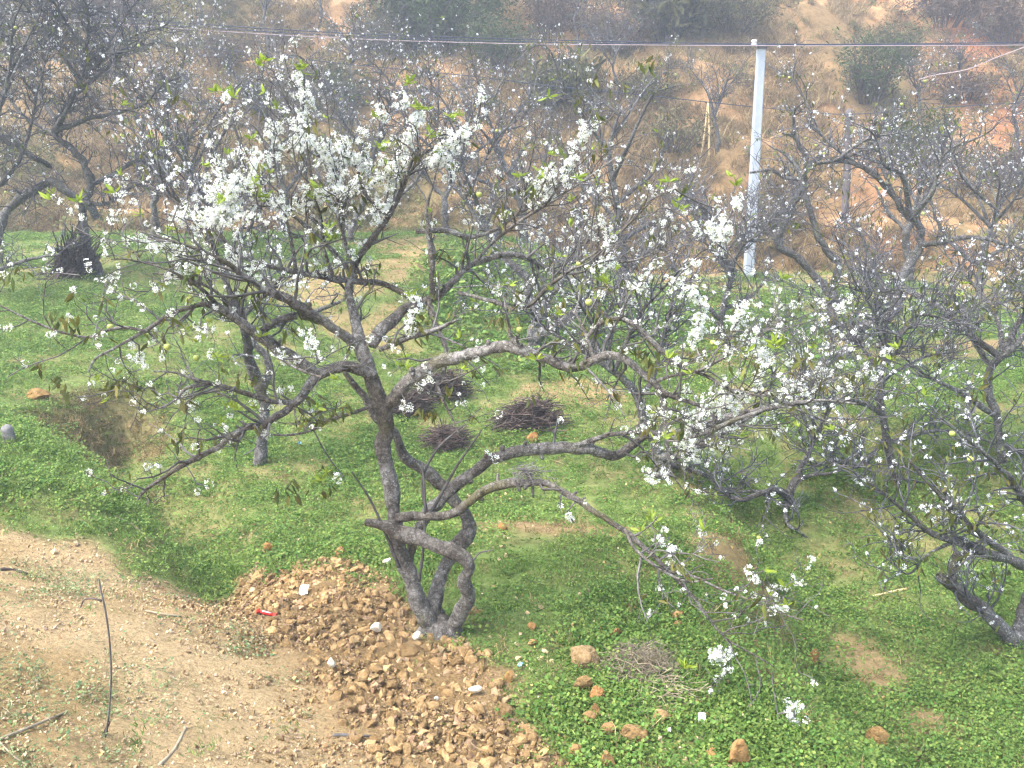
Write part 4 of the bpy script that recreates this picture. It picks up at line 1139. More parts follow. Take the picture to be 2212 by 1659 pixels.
orchard_tree("plum_tree", "leaning plum tree on a thick dark trunk right of the brushwood piles", (1425, 1030),
    [[(1428, 1036, 0, 52), (1422, 995, 0, 36), (1412, 960, 0, 27), (1397, 918, 0, 24), (1381, 872, 0, 23), (1360, 832, 0, 22), (1325, 804, 0, 18), (1298, 775, 0, 14), (1290, 720, .1, 10), (1330, 640, .1, 6)],
     [(1418, 985, 0, 24), (1460, 985, -.1, 22), (1520, 960, -.2, 17), (1580, 920, -.3, 13), (1660, 880, -.4, 9), (1750, 800, -.5, 6)],
     [(1425, 1000, 0, 20), (1475, 1010, .2, 16), (1530, 1030, .3, 12), (1570, 1060, .3, 9), (1640, 1060, .3, 6)],
     [(1375, 860, 0, 16), (1405, 830, .2, 14), (1420, 780, .3, 12), (1440, 700, .3, 9), (1460, 620, .3, 6)]], 103, 5, 1.3, 1.2, (7, 6.5, 6), 420, 70, 20, 1, group=GT)
orchard_tree("plum_tree", "stout plum tree with a dark stub fork at the right edge of the lower ground", (2198, 1396),
    [[(2202, 1402, 0, 42), (2168, 1362, 0, 36), (2128, 1322, 0, 34), (2090, 1294, 0, 33), (2056, 1264, 0, 33), (2026, 1244, 0, 28)],
     [(2196, 1395, 0, 34), (2212, 1330, .1, 32), (2235, 1240, .1, 30), (2240, 1150, .1, 28), (2200, 1060, 0, 20), (2150, 1000, -.2, 12), (2090, 950, -.3, 8), (2030, 900, -.4, 5)],
     [(2052, 1258, 0, 30), (2062, 1225, .05, 28), (2073, 1196, .1, 26)],
     [(2240, 1240, .1, 30), (2190, 1212, -.1, 26), (2141, 1198, -.2, 25), (2075, 1172, -.3, 22), (2015, 1152, -.3, 18), (1960, 1110, -.35, 11), (1900, 1060, -.4, 7), (1830, 1010, -.4, 4)],
     [(2200, 1215, -.1, 16), (2140, 1170, -.2, 15), (2080, 1120, -.3, 12), (2010, 1050, -.4, 8), (1960, 990, -.4, 5)],
     [(2060, 1170, -.3, 9), (2000, 1200, -.4, 7), (1960, 1240, -.5, 5), (1900, 1190, -.5, 3)]], 104, 0, 1, 1, (5, 6, 7), 230, 110, 14, 3, group=GT)
orchard_tree("plum_tree", "plum tree with a sinuous S-shaped trunk in the right middle distance", (1815, 775),
    [[(1812, 780, 0, 30), (1824, 764, 0, 27), (1850, 722, 0, 26), (1890, 690, 0, 25), (1932, 675, 0, 25), (1939, 640, 0, 25), (1943, 603, 0, 25), (1962, 575, 0, 24), (1985, 535, 0, 23), (1990, 497, 0, 20), (1962, 467, 0, 17),
      (1924, 418, 0, 14), (1893, 383, 0, 12), (1858, 360, 0, 11), (1826, 350, 0, 10), (1765, 351, 0, 7)],
     [(1985, 530, 0, 18), (2030, 524, -.2, 15), (2060, 517, -.3, 14), (2108, 513, -.4, 12), (2158, 523, -.5, 10), (2230, 545, -.6, 7)],
     [(1975, 480, 0, 14), (2000, 415, .2, 12), (2020, 380, .2, 10), (2050, 355, .3, 6)],
     [(1940, 620, 0, 17), (1990, 640, -.3, 15), (2040, 670, -.5, 12), (2090, 720, -.6, 10), (2140, 800, -.7, 7)],
     [(1935, 665, 0, 14), (1910, 620, .2, 12), (1880, 560, .3, 10), (1850, 480, .3, 7)]], 105, 5, 1.1, 1.5, (5, 5, 6), 420, 110, 10, 6, group=GT)
orchard_tree("plum_tree", "plum tree with two long crossing stems just right of the concrete pole", (1800, 735),
    [[(1802, 742, .6, 34), (1800, 690, .6, 30), (1793, 630, .6, 28), (1765, 603, .6, 20), (1722, 556, .6, 20), (1690, 540, .6, 20), (1683, 510, .6, 19), (1702, 467, .6, 19), (1724, 412, .6, 18), (1738, 380, .6, 15), (1742, 350, .6, 13),
      (1728, 315, .6, 11), (1715, 295, .6, 9), (1690, 287, .6, 6)],
     [(1793, 630, .6, 22), (1812, 575, .5, 20), (1790, 545, .45, 18), (1772, 520, .4, 17), (1760, 485, .4, 17), (1742, 430, .4, 15), (1735, 380, .4, 13), (1770, 340, .4, 10), (1800, 300, .4, 6)],
     [(1738, 385, .6, 12), (1700, 385, .5, 10), (1665, 368, .4, 8), (1620, 373, .3, 6)],
     [(1745, 355, .6, 10), (1800, 350, .6, 9), (1850, 352, .6, 8), (1900, 380, .6, 6)]], 106, 1, 1.0, 1.1, (2.6, 4.5, 6), 110, 50, 10, 6, group=GT)
orchard_tree("plum_tree", "slender pale-stemmed plum tree standing in the green strip on the right", (1935, 1045),
    [[(1936, 1050, 0, 22), (1925, 990, 0, 19), (1914, 940, 0, 18), (1906, 888, 0, 18), (1899, 835, 0, 16), (1910, 780, 0, 12), (1950, 720, 0, 9), (1990, 690, -.1, 6)],
     [(1908, 900, 0, 14), (1890, 885, -.1, 13), (1866, 870, -.2, 12), (1830, 865, -.3, 10), (1770, 870, -.4, 7), (1720, 900, -.5, 5)],
     [(1915, 945, 0, 14), (1880, 985, -.2, 13), (1845, 1008, -.3, 12), (1805, 996, -.4, 10), (1750, 1010, -.5, 6)],
     [(1918, 955, 0, 12), (1960, 945, .2, 11), (2020, 930, .3, 9), (2080, 935, .3, 7), (2150, 960, .3, 5)],
     [(1900, 830, 0, 11), (1940, 800, .2, 10), (2000, 770, .3, 8), (2060, 760, .4, 5)]], 107, 4, 1.0, 1.1, (7, 7, 7), 330, 90, 16, 2, group=GT)
orchard_tree("plum_tree", "plum tree with kinked trunk near the right edge behind the stout one", (2168, 1010),
    [[(2170, 1015, 0, 24), (2160, 960, 0, 20), (2150, 900, 0, 20), (2136, 842, 0, 20), (2143, 792, 0, 20), (2196, 742, 0, 17), (2240, 690, 0, 11), (2260, 620, 0, 7)],
     [(2150, 900, 0, 15), (2110, 870, -.2, 14), (2060, 840, -.4, 11), (2000, 810, -.5, 8), (1950, 770, -.5, 5)],
     [(2160, 960, 0, 14), (2190, 970, .1, 13), (2230, 985, .2, 9)],
     [(2145, 800, 0, 12), (2110, 740, .2, 10), (2080, 690, .2, 8), (2050, 610, .2, 5)]], 108, 5, 1.2, 1.2, (7, 7, 7), 380, 120, 12, 3, group=GT)
orchard_tree("plum_tree", "low spreading plum tree with curled roots right of the main tree's long low limb", (1705, 1098),
    [[(1702, 1102, 0, 24), (1704, 1070, 0, 22), (1716, 1040, 0, 20), (1728, 1010, 0, 18), (1745, 985, 0, 14), (1760, 930, 0, 10), (1740, 860, 0, 7)],
     [(1704, 1075, 0, 18), (1680, 1060, -.1, 18), (1640, 1065, -.3, 14), (1600, 1080, -.4, 11), (1560, 1060, -.4, 8), (1520, 1000, -.4, 5)],
     [(1716, 1040, 0, 12), (1760, 1025, -.2, 10), (1800, 1020, -.3, 7), (1850, 980, -.3, 5)],
     [(1700, 1080, 0, 10), (1700, 1130, -.3, 9), (1740, 1160, -.4, 7), (1790, 1215, -.5, 5)]], 109, 4, 1.0, 1.1, (5, 6, 6), 330, 70, 14, 1, group=GT)
orchard_tree("plum_tree", "big spreading plum tree on the upper left terrace with brush stacked round its trunk", (200, 597),
    [[(212, 600, 0, 52), (195, 560, 0, 36), (183, 510, 0, 28), (180, 455, 0, 26), (195, 400, 0, 24), (180, 350, 0, 22), (140, 310, 0, 20), (118, 285, 0, 19), (133, 240, 0, 18), (157, 200, 0, 16), (180, 150, 0, 12), (190, 80, 0, 8)],
     [(210, 470, 0, 24), (190, 440, -.1, 24), (150, 417, -.2, 24), (110, 393, -.2, 25), (75, 412, -.2, 26), (38, 432, -.2, 27), (18, 455, -.2, 27), (2, 495, -.2, 26), (-15, 560, -.2, 24)],
     [(120, 285, 0, 17), (160, 267, -.2, 14), (200, 254, -.3, 14), (235, 247, -.4, 13), (277, 237, -.5, 11), (317, 220, -.6, 9), (350, 184, -.7, 7), (390, 165, -.7, 5)],
     [(110, 360, 0, 17), (73, 340, -.3, 17), (33, 317, -.4, 17), (-10, 288, -.5, 17)],
     [(120, 290, 0, 14), (80, 270, .3, 12), (40, 240, .4, 10), (0, 180, .5, 7)],
     [(195, 400, 0, 15), (240, 380, .2, 14), (290, 350, .3, 11), (350, 330, .4, 8), (410, 300, .5, 5)],
     [(160, 195, 0, 12), (200, 150, -.2, 10), (240, 120, -.3, 8), (300, 85, -.4, 5)],
     [(150, 430, -.2, 13), (230, 440, -.6, 12), (290, 400, -.7, 10), (350, 390, -.8, 7), (430, 400, -.9, 5)]], 110, 7, 1.8, 2.0, (10, 7.5, 6), 900, 340, 16, 6, group=GT, tint=.75, wid=.82)
orchard_tree("plum_tree", "plum tree cropped by the left edge with a pale limb over the grass", (-60, 640),
    [[(-60, 645, 0, 40), (-65, 560, 0, 34), (-50, 480, 0, 30), (-40, 400, 0, 24), (-20, 300, 0, 18), (10, 200, 0, 12), (30, 100, 0, 8)],
     [(-60, 600, 0, 20), (-20, 588, -.2, 17), (25, 572, -.3, 14), (70, 558, -.4, 11), (130, 550, -.5, 7)],
     [(-45, 430, 0, 16), (20, 380, .2, 14), (60, 300, .3, 11), (80, 200, .3, 8), (110, 90, .3, 5)]], 111, 5, 1.7, 1.6, (8, 7, 6), 550, 160, 8, 3, group=GT, tint=.75, wid=.8)
orchard_tree("plum_tree", "dense low plum tree at the hill's foot between left terrace and main tree", (470, 560, 19.5),
    [[(470, 570, 0, 22), (475, 520, 0, 19), (465, 470, 0, 17), (440, 420, 0, 14), (410, 370, 0, 9), (400, 300, 0, 6)],
     [(472, 500, 0, 13), (510, 450, .2, 11), (550, 400, .3, 9), (590, 330, .3, 6)], [(468, 480, 0, 12), (500, 400, -.2, 10), (520, 330, -.2, 7), (500, 250, -.2, 5)]], 112, 6, 1.9, 2.0, (5, 5, 5), 700, 160, 10, 2, group=GT)
orchard_tree("plum_tree", "plum tree on the terrace edge behind the main tree's tallest blossom shoots", (760, 560, 20.0),
    [[(760, 575, 0, 22), (755, 520, 0, 19), (770, 470, 0, 17), (790, 420, 0, 13), (800, 350, 0, 9), (830, 290, 0, 6)],
     [(760, 500, 0, 13), (720, 450, .2, 11), (690, 390, .3, 9), (670, 330, .3, 6)], [(765, 480, 0, 12), (820, 450, -.2, 11), (880, 410, -.3, 9), (930, 350, -.3, 6)]], 113, 6, 1.9, 2.0, (5, 5, 5), 650, 140, 10, 2, group=GT)
orchard_tree("plum_tree", "bare upright plum tree in front of the orange terrace between main tree and pole", (1330, 560, 19.0),
    [[(1345, 570, 0, 26), (1340, 520, 0, 21), (1335, 470, 0, 19), (1325, 400, 0, 16), (1318, 340, 0, 13), (1322, 290, 0, 10), (1340, 240, 0, 6)],
     [(1338, 490, 0, 14), (1300, 440, .2, 12), (1250, 390, .3, 10), (1220, 330, .3, 7), (1200, 280, .3, 5)], [(1330, 440, 0, 13), (1380, 400, -.2, 11), (1420, 360, -.2, 9), (1440, 290, -.2, 5)],
     [(1340, 520, 0, 14), (1390, 490, .2, 12), (1440, 470, .2, 10), (1500, 400, .2, 6)]], 114, 3, 1.6, 1.6, (3.4, 4.5, 6), 200, 120, 10, 4, group=GT, tint=.8)
orchard_tree("plum_tree", "bare brown plum tree rising from the terrace behind the main tree's centre", (1125, 500, 22.0),
    [[(1130, 520, 0, 22), (1128, 460, 0, 18), (1120, 420, 0, 16), (1100, 380, 0, 12), (1080, 330, 0, 9), (1060, 270, 0, 5)],
     [(1125, 440, 0, 13), (1160, 390, .2, 11), (1180, 330, .2, 8), (1190, 270, .2, 5)], [(1122, 430, 0, 11), (1060, 400, -.2, 10), (1000, 370, -.3, 8), (960, 320, -.3, 5)]], 115, 4, 1.7, 1.8, (3.6, 4.5, 5), 250, 140, 8, 3, group=GT, tint=.8)
orchard_tree("plum_tree", "hazy dense plum tree at the far right below the red slope", (2120, 640, 19.5),
    [[(2120, 650, 0, 24), (2115, 600, 0, 20), (2125, 550, 0, 17), (2140, 500, 0, 12), (2160, 440, 0, 8), (2170, 390, 0, 5)],
     [(2120, 580, 0, 14), (2070, 540, .2, 12), (2030, 490, .3, 9), (2010, 430, .3, 6)], [(2122, 560, 0, 12), (2180, 530, -.2, 11), (2220, 490, -.2, 8), (2260, 430, -.2, 5)]], 116, 8, 1.9, 2.2, (7, 6, 5), 600, 160, 8, 3, group=GT, tint=.9)

orchard_tree("plum_tree", "fine-twigged plum tree on the terrace just right of the big left tree", (335, 480, 20.5),
    [[(335, 490, 0, 20), (332, 440, 0, 17), (345, 390, 0, 14), (360, 330, 0, 9), (350, 260, 0, 5)], [(336, 430, 0, 11), (300, 380, .2, 9), (290, 310, .2, 6)]], 117, 6, 1.9, 2.0, (5, 5, 5), 500, 140, 6, 1, group=GT)
orchard_tree("plum_tree", "fine-twigged plum tree rising behind the main tree's upper left blossoms", (610, 470, 22.0),
    [[(610, 480, 0, 20), (618, 430, 0, 16), (605, 380, 0, 13), (590, 320, 0, 9), (600, 250, 0, 5)], [(612, 420, 0, 11), (650, 370, .2, 9), (670, 300, .2, 6)]], 118, 6, 1.9, 2.0, (5, 5, 5), 450, 140, 6, 1, group=GT)
orchard_tree("plum_tree", "grey tangled plum tree behind the main tree, left of the bare brown one", (965, 480, 21.0),
    [[(965, 500, 0, 20), (960, 440, 0, 17), (975, 390, 0, 13), (1000, 330, 0, 9), (1010, 270, 0, 5)], [(962, 430, 0, 11), (920, 380, .2, 9), (900, 320, .2, 6)]], 119, 6, 1.7, 1.9, (5, 5, 5), 350, 120, 6, 1, group=GT)
orchard_tree("plum_tree", "tangled plum tree behind the S-shaped trunk on the right", (1965, 560, 22.0),
    [[(1965, 570, 0, 20), (1958, 510, 0, 17), (1975, 460, 0, 13), (1990, 400, 0, 9), (2010, 340, 0, 5)], [(1960, 500, 0, 11), (1920, 460, .2, 9), (1890, 400, .2, 6)]], 120, 4, 1.2, 1.6, (3, 4, 5), 300, 120, 6, 1, group=GT, tint=.9)
orchard_tree("plum_tree", "low twiggy plum tree in the grass left of the S-shaped trunk", (1560, 730),
    [[(1562, 735, 0, 22), (1556, 690, 0, 18), (1566, 650, 0, 15), (1580, 600, 0, 10), (1560, 540, 0, 6)], [(1558, 690, 0, 13), (1510, 650, -.2, 10), (1470, 600, -.2, 7), (1440, 540, -.2, 5)], [(1562, 670, 0, 12), (1620, 640, .2, 10), (1660, 600, .2, 6)]], 121, 6, 1.3, 1.5, (8, 7, 5), 380, 100, 8, 1, group=GT)

# ---- trees on the hillside: far, so lighter; three shapes shared by copies
def hill_tree(label, px, py, height_m, seed, blossoms=200, tint=.8, n_auto=6):
    b = hit(px, py)
    s = 1 / scale_at(px, py, b[1])
    h = height_m * s
    w = .16 * s
    return orchard_tree("hill_tree", label, (px, py), [[(px, py + 3, 0, w), (px + .02 * h, py - .2 * h, 0, w * .8), (px - .03 * h, py - .45 * h, 0, w * .55), (px + .04 * h, py - .7 * h, 0, w * .3)]],
                        seed, n_auto, height_m * .6, height_m * .5, (4, 4, 3.5), int(blossoms * .55), 60, 0, 0, group="bare trees up the hillside", tint=tint, l1=(.3, .9), bsize=1.15)
hill_tree("speckled white tree on the hillside beside the orange mound at upper left", 575, 128, 3.2, 201, 420)
hill_tree("white-speckled tree at the top edge left of the dark bush", 690, 60, 3.4, 202, 420)
hill_tree("tree high at the top edge above the left terrace tree", 430, 60, 3.0, 203, 260)
hill_tree("small bare tree tied to bamboo stakes left of the concrete pole", 1548, 330, 2.3, 204, 40)
hill_tree("small tree on the ledge right of the concrete pole's top", 2075, 195, 1.6, 205, 60)
hill_tree("white-speckled tree on the slope right of the concrete pole, under its top", 1985, 245, 1.5, 206, 150)
hill_tree("dark bare tree on the red slope at the right edge", 2195, 330, 2.6, 207, 40, .7)
hill_tree("bare grey tree at the top edge right of the dark bush", 1245, 110, 2.4, 208, 30, 1.2)
hill_tree("bare tree on the ledge below the orange mound at the centre", 1330, 225, 2.6, 209, 60)
hill_tree("bare tree on the slope between the dark bush and the left trees", 760, 235, 2.6, 210, 200)

# ------------------------------------------------------------------ shrubs on the hillside
def shrub(label, px, py, w, h, mat, seed, density=1.0, leaf=.10, lean=0.0, name="shrub", group="shrubs on the hillside", blade=False):
    rng = np.random.default_rng(seed)
    b = hit(px, py)
    t = thing(name, b, label, "shrub", group)
    n = int(16 + 10 * w)
    az = rng.random(n) * 6.283; rr = np.sqrt(rng.random(n))
    root = b + np.stack([.25 * w * rr * np.cos(az), .25 * w * rr * np.sin(az), -.05 + 0 * az], -1)
    d = unit(np.stack([.5 * w * rr * np.cos(az) + lean, .5 * w * rr * np.sin(az), h * (.55 + .45 * rng.random(n))], -1))
    ln = h * (.6 + .5 * rng.random(n))
    K = 6; P = np.zeros((n, K, 3)); P[:, 0] = root
    for k in range(1, K):
        P[:, k] = P[:, k - 1] + d * (ln / (K - 1))[:, None]; d = unit(d + .16 * rng.normal(size=d.shape))
    R = np.linspace(.022, .006, K)[None] * np.ones((n, 1))
    P2, R2 = grow(P, R, 6, (.2, .55), rng, 4, .2, .5, .8, .2, .25, .01, .004)
    a = Acc(); tubes(a, P, R, 4, color_dark(n, rng)); tubes(a, P2, R2, 3, color_dark(len(P2), rng))
    a.build("stems", M['brush'], t, origin=b)
    cnt = int(1500 * density * max(w, .6) * max(h, .6) / 2)
    p, _ = sample_on(np.concatenate([P[:, -4:], P2]), cnt, rng, .1)
    p = p + (.09 + .05 * w) * rng.normal(size=p.shape)
    p[:, 2] = np.maximum(p[:, 2], height(p[:, 0], p[:, 1]) + .02)
    dr_ = unit(rng.normal(size=p.shape) + [0, 0, -.1])
    if blade: dr_ = unit(rng.normal(size=p.shape) * [.5, .5, .4] + [0, 0, .5])
    a = Acc(); g = .5 + 1.0 * rng.random(cnt)
    stamp(a, *LEAF, p, frame_rot(dr_, rng), leaf * (.6 + .8 * rng.random(cnt)) * (2.2 if blade else 1), g)
    a.build("foliage", mat, t, smooth=False, kind="stuff", origin=b)
    return t
shrub("big dark green bush at the top edge left of centre", 930, 125, 3.4, 3.4, M['shrub_dark'], 301, 1.6, .16)
shrub("dark shrub hanging below the big dark bush on its right side", 1075, 150, 1.8, 1.6, M['shrub_dark'], 302, 1.2, .13)
shrub("olive shrub at the foot of the big dark bush on its left", 815, 130, 1.6, 1.8, M['shrub_olive'], 303, 1.1, .13)
shrub("brown dry thicket at the top edge right of the big bush", 1190, 85, 2.2, 2.0, M['shrub_brown'], 304, .9, .13)
shrub("purplish brown thicket on the slope right of the centre mound", 1330, 130, 1.9, 1.9, M['shrub_brown'], 305, 1.0, .13)
shrub("tall dry reeds at the top edge left of the concrete pole", 1440, 90, 1.8, 2.4, M['shrub_olive'], 306, 1.0, .16, blade=True)
shrub("dark olive shrub at the top edge just left of the concrete pole", 1580, 70, 2.2, 1.8, M['shrub_olive'], 307, 1.1, .13)
shrub("green shrub below the orange ledge left of the concrete pole", 1400, 215, 1.8, 1.0, M['shrub_olive'], 308, 1.1, .12)
shrub("feathery dark green shrub right of the concrete pole", 1870, 225, 1.6, 2.0, M['shrub_dark'], 309, 1.1, .13)
shrub("round dark shrub on the slope between the wooden post and the right edge", 1985, 330, 1.7, 1.3, M['shrub_dark'], 310, 1.2, .12)
shrub("brown thicket on the top edge at far right", 2040, 60, 2.6, 2.2, M['shrub_brown'], 311, 1.0, .14)
shrub("dark brown thicket in the top right corner", 2180, 95, 2.4, 2.2, M['shrub_brown'], 312, 1.1, .14)
shrub("olive brown shrub right of the pole above the orange ledge", 1930, 140, 2.0, 1.5, M['shrub_olive'], 313, 1.0, .13)
shrub("low dark shrub on the right slope below the pale cable", 2090, 215, 1.6, 1.0, M['shrub_brown'], 314, 1.1, .12)
shrub("green weedy shrub on the slope behind the main tree's tallest shoot", 720, 215, 2.2, 1.0, M['shrub_dark'], 315, 1.0, .12)
shrub("brown bramble beside the orange mound at upper left", 470, 145, 1.8, 1.2, M['shrub_brown'], 316, 1.0, .12)
shrub("dark shrub at the top edge above the far left tree", 250, 60, 2.4, 1.9, M['shrub_brown'], 317, 1.0, .13)
shrub("olive shrub on the terrace slope left of the tallest blossom shoot", 590, 235, 2.2, 1.1, M['shrub_olive'], 318, 1.0, .12)
shrub("dark shrub on the slope left of the bamboo stakes", 1455, 330, 1.5, 1.1, M['shrub_olive'], 319, 1.0, .12)
shrub("dark red-brown bramble at the right edge under the wooden post's cable", 2200, 400, 1.7, 1.2, M['shrub_brown'], 320, 1.0, .12)
shrub("olive bush right behind the foot of the concrete pole", 1660, 500, 1.2, .9, M['shrub_olive'], 321, 1.0, .10)
shrub("dry reeds on the middle terrace right of the centre trees", 1220, 235, 1.6, 1.3, M['shrub_olive'], 322, .8, .15, blade=True)

# ------------------------------------------------------------------ poles and cables
def box_shaft(acc, p0, p1, w0, w1, K=10, ch=.2):
    """tapered square shaft with chamfered corners"""
    c = 1 - ch
    prof = np.array([(1, -c), (1, c), (c, 1), (-c, 1), (-1, c), (-1, -c), (-c, -1), (c, -1)]) * .5
    t = np.linspace(0, 1, K)
    V = (p0[None] * (1 - t[:, None]) + p1[None] * t[:, None])[:, None] + np.concatenate([prof[None] * (w0 * (1 - t) + w1 * t)[:, None, None], np.zeros((K, 8, 1))], -1)
    i = np.arange(K - 1)[:, None] * 8; j = np.arange(8)[None]
    Q = np.stack([i + j, i + (j + 1) % 8, i + 8 + (j + 1) % 8, i + 8 + j], -1).reshape(-1, 4)
    V = np.vstack([V.reshape(-1, 3), p1 + [0, 0, w1 * .04]])
    T = np.stack([np.full(8, K * 8), (K - 1) * 8 + np.arange(8), (K - 1) * 8 + (np.arange(8) + 1) % 8], -1)
    acc.add(V, T, Q)

def lathe(acc, c, prof, axis=(0, 0, 1), k=14):
    prof = np.array(prof, float); ax = unit(np.array(axis, float)); u = unit(np.cross(ax, [.3, .5, .81])); w = np.cross(ax, u)
    ph = np.arange(k) * 2 * np.pi / k
    V = np.asarray(c) + prof[:, 1][:, None, None] * ax + prof[:, 0][:, None, None] * (np.cos(ph)[None, :, None] * u + np.sin(ph)[None, :, None] * w)
    i = np.arange(len(prof) - 1)[:, None] * k; j = np.arange(k)[None]
    Q = np.stack([i + j, i + (j + 1) % k, i + k + (j + 1) % k, i + k + j], -1).reshape(-1, 4)
    acc.add(V, None, Q)

PY = 22.6
ptop = at(1645, 96, PY); pbot = at(1614, 640, PY)
gz = float(height(pbot[0], PY)); pbot = pbot + (ptop - pbot) * ((gz - .3 - pbot[2]) / (ptop[2] - pbot[2]))
pole = thing("utility_pole", pbot + [0, 0, .3], "pale grey square concrete utility pole carrying the overhead cables", "pole")
a = Acc(); box_shaft(a, pbot, ptop, .225, .175); a.build("shaft", M['concrete'], pole, smooth=False, origin=pbot)
a = Acc(); box_shaft(a, ptop + (pbot - ptop) * .018, ptop + (pbot - ptop) * .008, .205, .203, 3); a.build("clamp_band", M['wood_pole'], pole, smooth=False, origin=ptop)
ins = at(1629, 93, PY - .12)
a = Acc(); lathe(a, ins, [(0, -.075), (.05, -.07), (.075, -.03), (.05, -.01), (.05, .015), (.07, .03), (.045, .07), (0, .075)]); a.build("insulator", M['ceramic'], pole, origin=ins)
a = Acc(); P_ = np.array([[ins, (ins + ptop) / 2 + [0, 0, -.03], ptop - [.0, .05, .06]]]); tubes(a, P_, np.full((1, 3), .018), 6); a.build("bracket", M['wood_pole'], pole, origin=ins)
for k, (off, mat, lab, r) in enumerate(((0, 'cable_dark', "upper dark overhead cable strung to the concrete pole's top", .011), (7, 'cable_dark', "middle overhead cable of the bundle at the concrete pole", .010),
                                        (13, 'cable_pale', "lowest pale brown cable of the overhead bundle at the concrete pole", .010))):
    pts = [(-160, 8 + off * 1.1), (30, 22 + off), (300, 43 + off), (737, 71 + off * .9), (1106, 84 + off * .8), (1400, 91 + off * .5), (1640, 95 + off * .3), (1900, 95 + off * .3), (2212, 91 + off * .5), (2450, 85 + off * .7)]
    S = spline(np.array([np.r_[at(x_, y_, PY - .13 - .05 * k), r] for x_, y_ in pts]), .3)
    a = Acc(); tube(a, S[:, :3], S[:, 3], 6)
    o = a.build("overhead_cable", M[mat], origin=ptop); tag(o, lab, "cable", "overhead cables")
WY = 26.0
wt = at(1834, 238, WY); wb = at(1824, 470, WY)
zb = float(height(wb[0], WY)) - .2
wb = wt + (wb - wt) * ((zb - wt[2]) / (wb[2] - wt[2]))
wp = thing("wooden_post", wb, "weathered dark wooden post right of the concrete pole holding the sagging cable", "post")
a = Acc(); S = spline(np.array([np.r_[wb, .105], np.r_[(wb + wt) / 2 + [.02, 0, 0], .098], np.r_[wt, .088]]), .3); tube(a, S[:, :3], S[:, 3], 12, RNG, .03); a.build("shaft", M['wood_pole'], wp, origin=wb)
a = Acc(); lathe(a, wt - [0, .11, .12], [(0, -.05), (.04, -.045), (.05, 0), (.03, .01), (.045, .04), (0, .05)]); a.build("insulator", M['ceramic'], wp, origin=wt)
pts = [(-100, 25), (110, 55), (283, 80), (400, 97), (567, 117), (737, 137), (1004, 163), (1204, 187), (1404, 207), (1600, 228), (1760, 243), (1832, 247), (1950, 240), (2080, 229), (2212, 222), (2400, 214)]
S = spline(np.array([np.r_[at(x_, y_, WY - .14), .012] for x_, y_ in pts]), .4)
a = Acc(); tube(a, S[:, :3], S[:, 3], 6); tag(a.build("overhead_cable", M['cable_dark'], origin=wt), "single sagging dark cable strung to the wooden post", "cable", "overhead cables")
pts = [(1985, 172, 29), (2015, 163, 29), (2090, 150, 28.5), (2150, 125, 28), (2212, 102, 27.5), (2330, 50, 27)]
S = spline(np.array([np.r_[at(*p), .015] for p in pts]), .3)
a = Acc(); tube(a, S[:, :3], S[:, 3], 6); tag(a.build("loose_cable", M['cable_pale'], origin=S[0, :3]), "pale loose cable rising to the right edge over the red slope", "cable")
for (x0, y0, x1, y1), lab in (((1529, 222, 1513, 345), "left one of two bamboo stakes propped on the small hillside tree"), ((1530, 224, 1531, 352), "right one of two bamboo stakes propped on the small hillside tree")):
    b = hit(x1, y1); top_ = at(x0, y0, b[1] + .4)
    S = spline(np.array([np.r_[b - [0, 0, .05], .03], np.r_[(b + top_) / 2 + [.02, 0, 0], .026], np.r_[top_, .02]]), .1)
    a = Acc(); tube(a, S[:, :3], S[:, 3] * (1 + .12 * (np.arange(len(S)) % 5 == 0)), 8); tag(a.build("bamboo_stake", M['bamboo'], origin=b), lab, "stake", "bamboo stakes")

# ------------------------------------------------------------------ brushwood piles
def brush_pile(label, px, py, w, h, d, n, seed, az=0.3, rise=.25, name="brushwood_pile", mat='brush', r=(.002, .0075), ln=(.2, .56), parts=40, tint=(.45, 1.5), category="brushwood", wig=.1):
    rng = np.random.default_rng(seed)
    c = hit(px, py)
    t = thing(name, c, label, category, "cut brushwood piles" if mat == 'brush' else None)
    q = rng.normal(size=(n, 3)); q = unit(q) * rng.random((n, 1)) ** .4
    mid = c + np.stack([q[:, 0] * w * .42, q[:, 1] * d * .42, np.abs(q[:, 2]) * h * .72 * (1 + .25 * vnoise(q[:, 0] * 2.5 + seed, q[:, 1] * 2.5, seed)) + .02], -1)
    L = ln[0] + (ln[1] - ln[0]) * rng.random(n) ** 1.6
    dr_ = unit(np.stack([np.cos(az) * np.sign(rng.normal(size=n)) + .65 * rng.normal(size=n), np.sin(az) + .6 * rng.normal(size=n), rise + .35 * rng.normal(size=n)], -1))
    dr_[:, 2] = np.abs(dr_[:, 2]) * np.sign(dr_[:, 0]) * .8
    K = 5; s = np.linspace(-.5, .5, K)
    P = mid[:, None] + dr_[:, None] * (L[:, None] * s[None])[..., None]
    P[:, 1:-1] += wig * .15 * rng.normal(size=(n, K - 2, 3)); P[:, 0] += wig * .2 * rng.normal(size=(n, 3))
    zz = height(P[..., 0], P[..., 1]) + .012
    P[..., 2] = np.maximum(P[..., 2], zz)
    R = (r[0] + (r[1] - r[0]) * rng.random(n))[:, None] * np.linspace(1, .45, K)[None]
    C = color_dark(n, rng, *tint)
    outer = np.argsort(-(q[:, 2] - q[:, 1] * .6) - .4 * rng.random(n))[:parts]
    rest_ = np.setdiff1d(np.arange(n), outer)
    a = Acc(); tubes(a, P[rest_], R[rest_], 4, C[rest_]); a.build("tangled_twigs", M[mat], t, kind="stuff", origin=c)
    for i in outer:
        a = Acc(); tubes(a, P[i:i + 1], R[i:i + 1] * 1.15, 5, C[i:i + 1] * 1.3); a.build("stick", M[mat], t, origin=mid[i])
    return t
brush_pile("largest brown pile of cut brushwood on the grass under the main tree's upper limb", 1140, 922, .86, .42, .6, 850, 401, .35, .35)
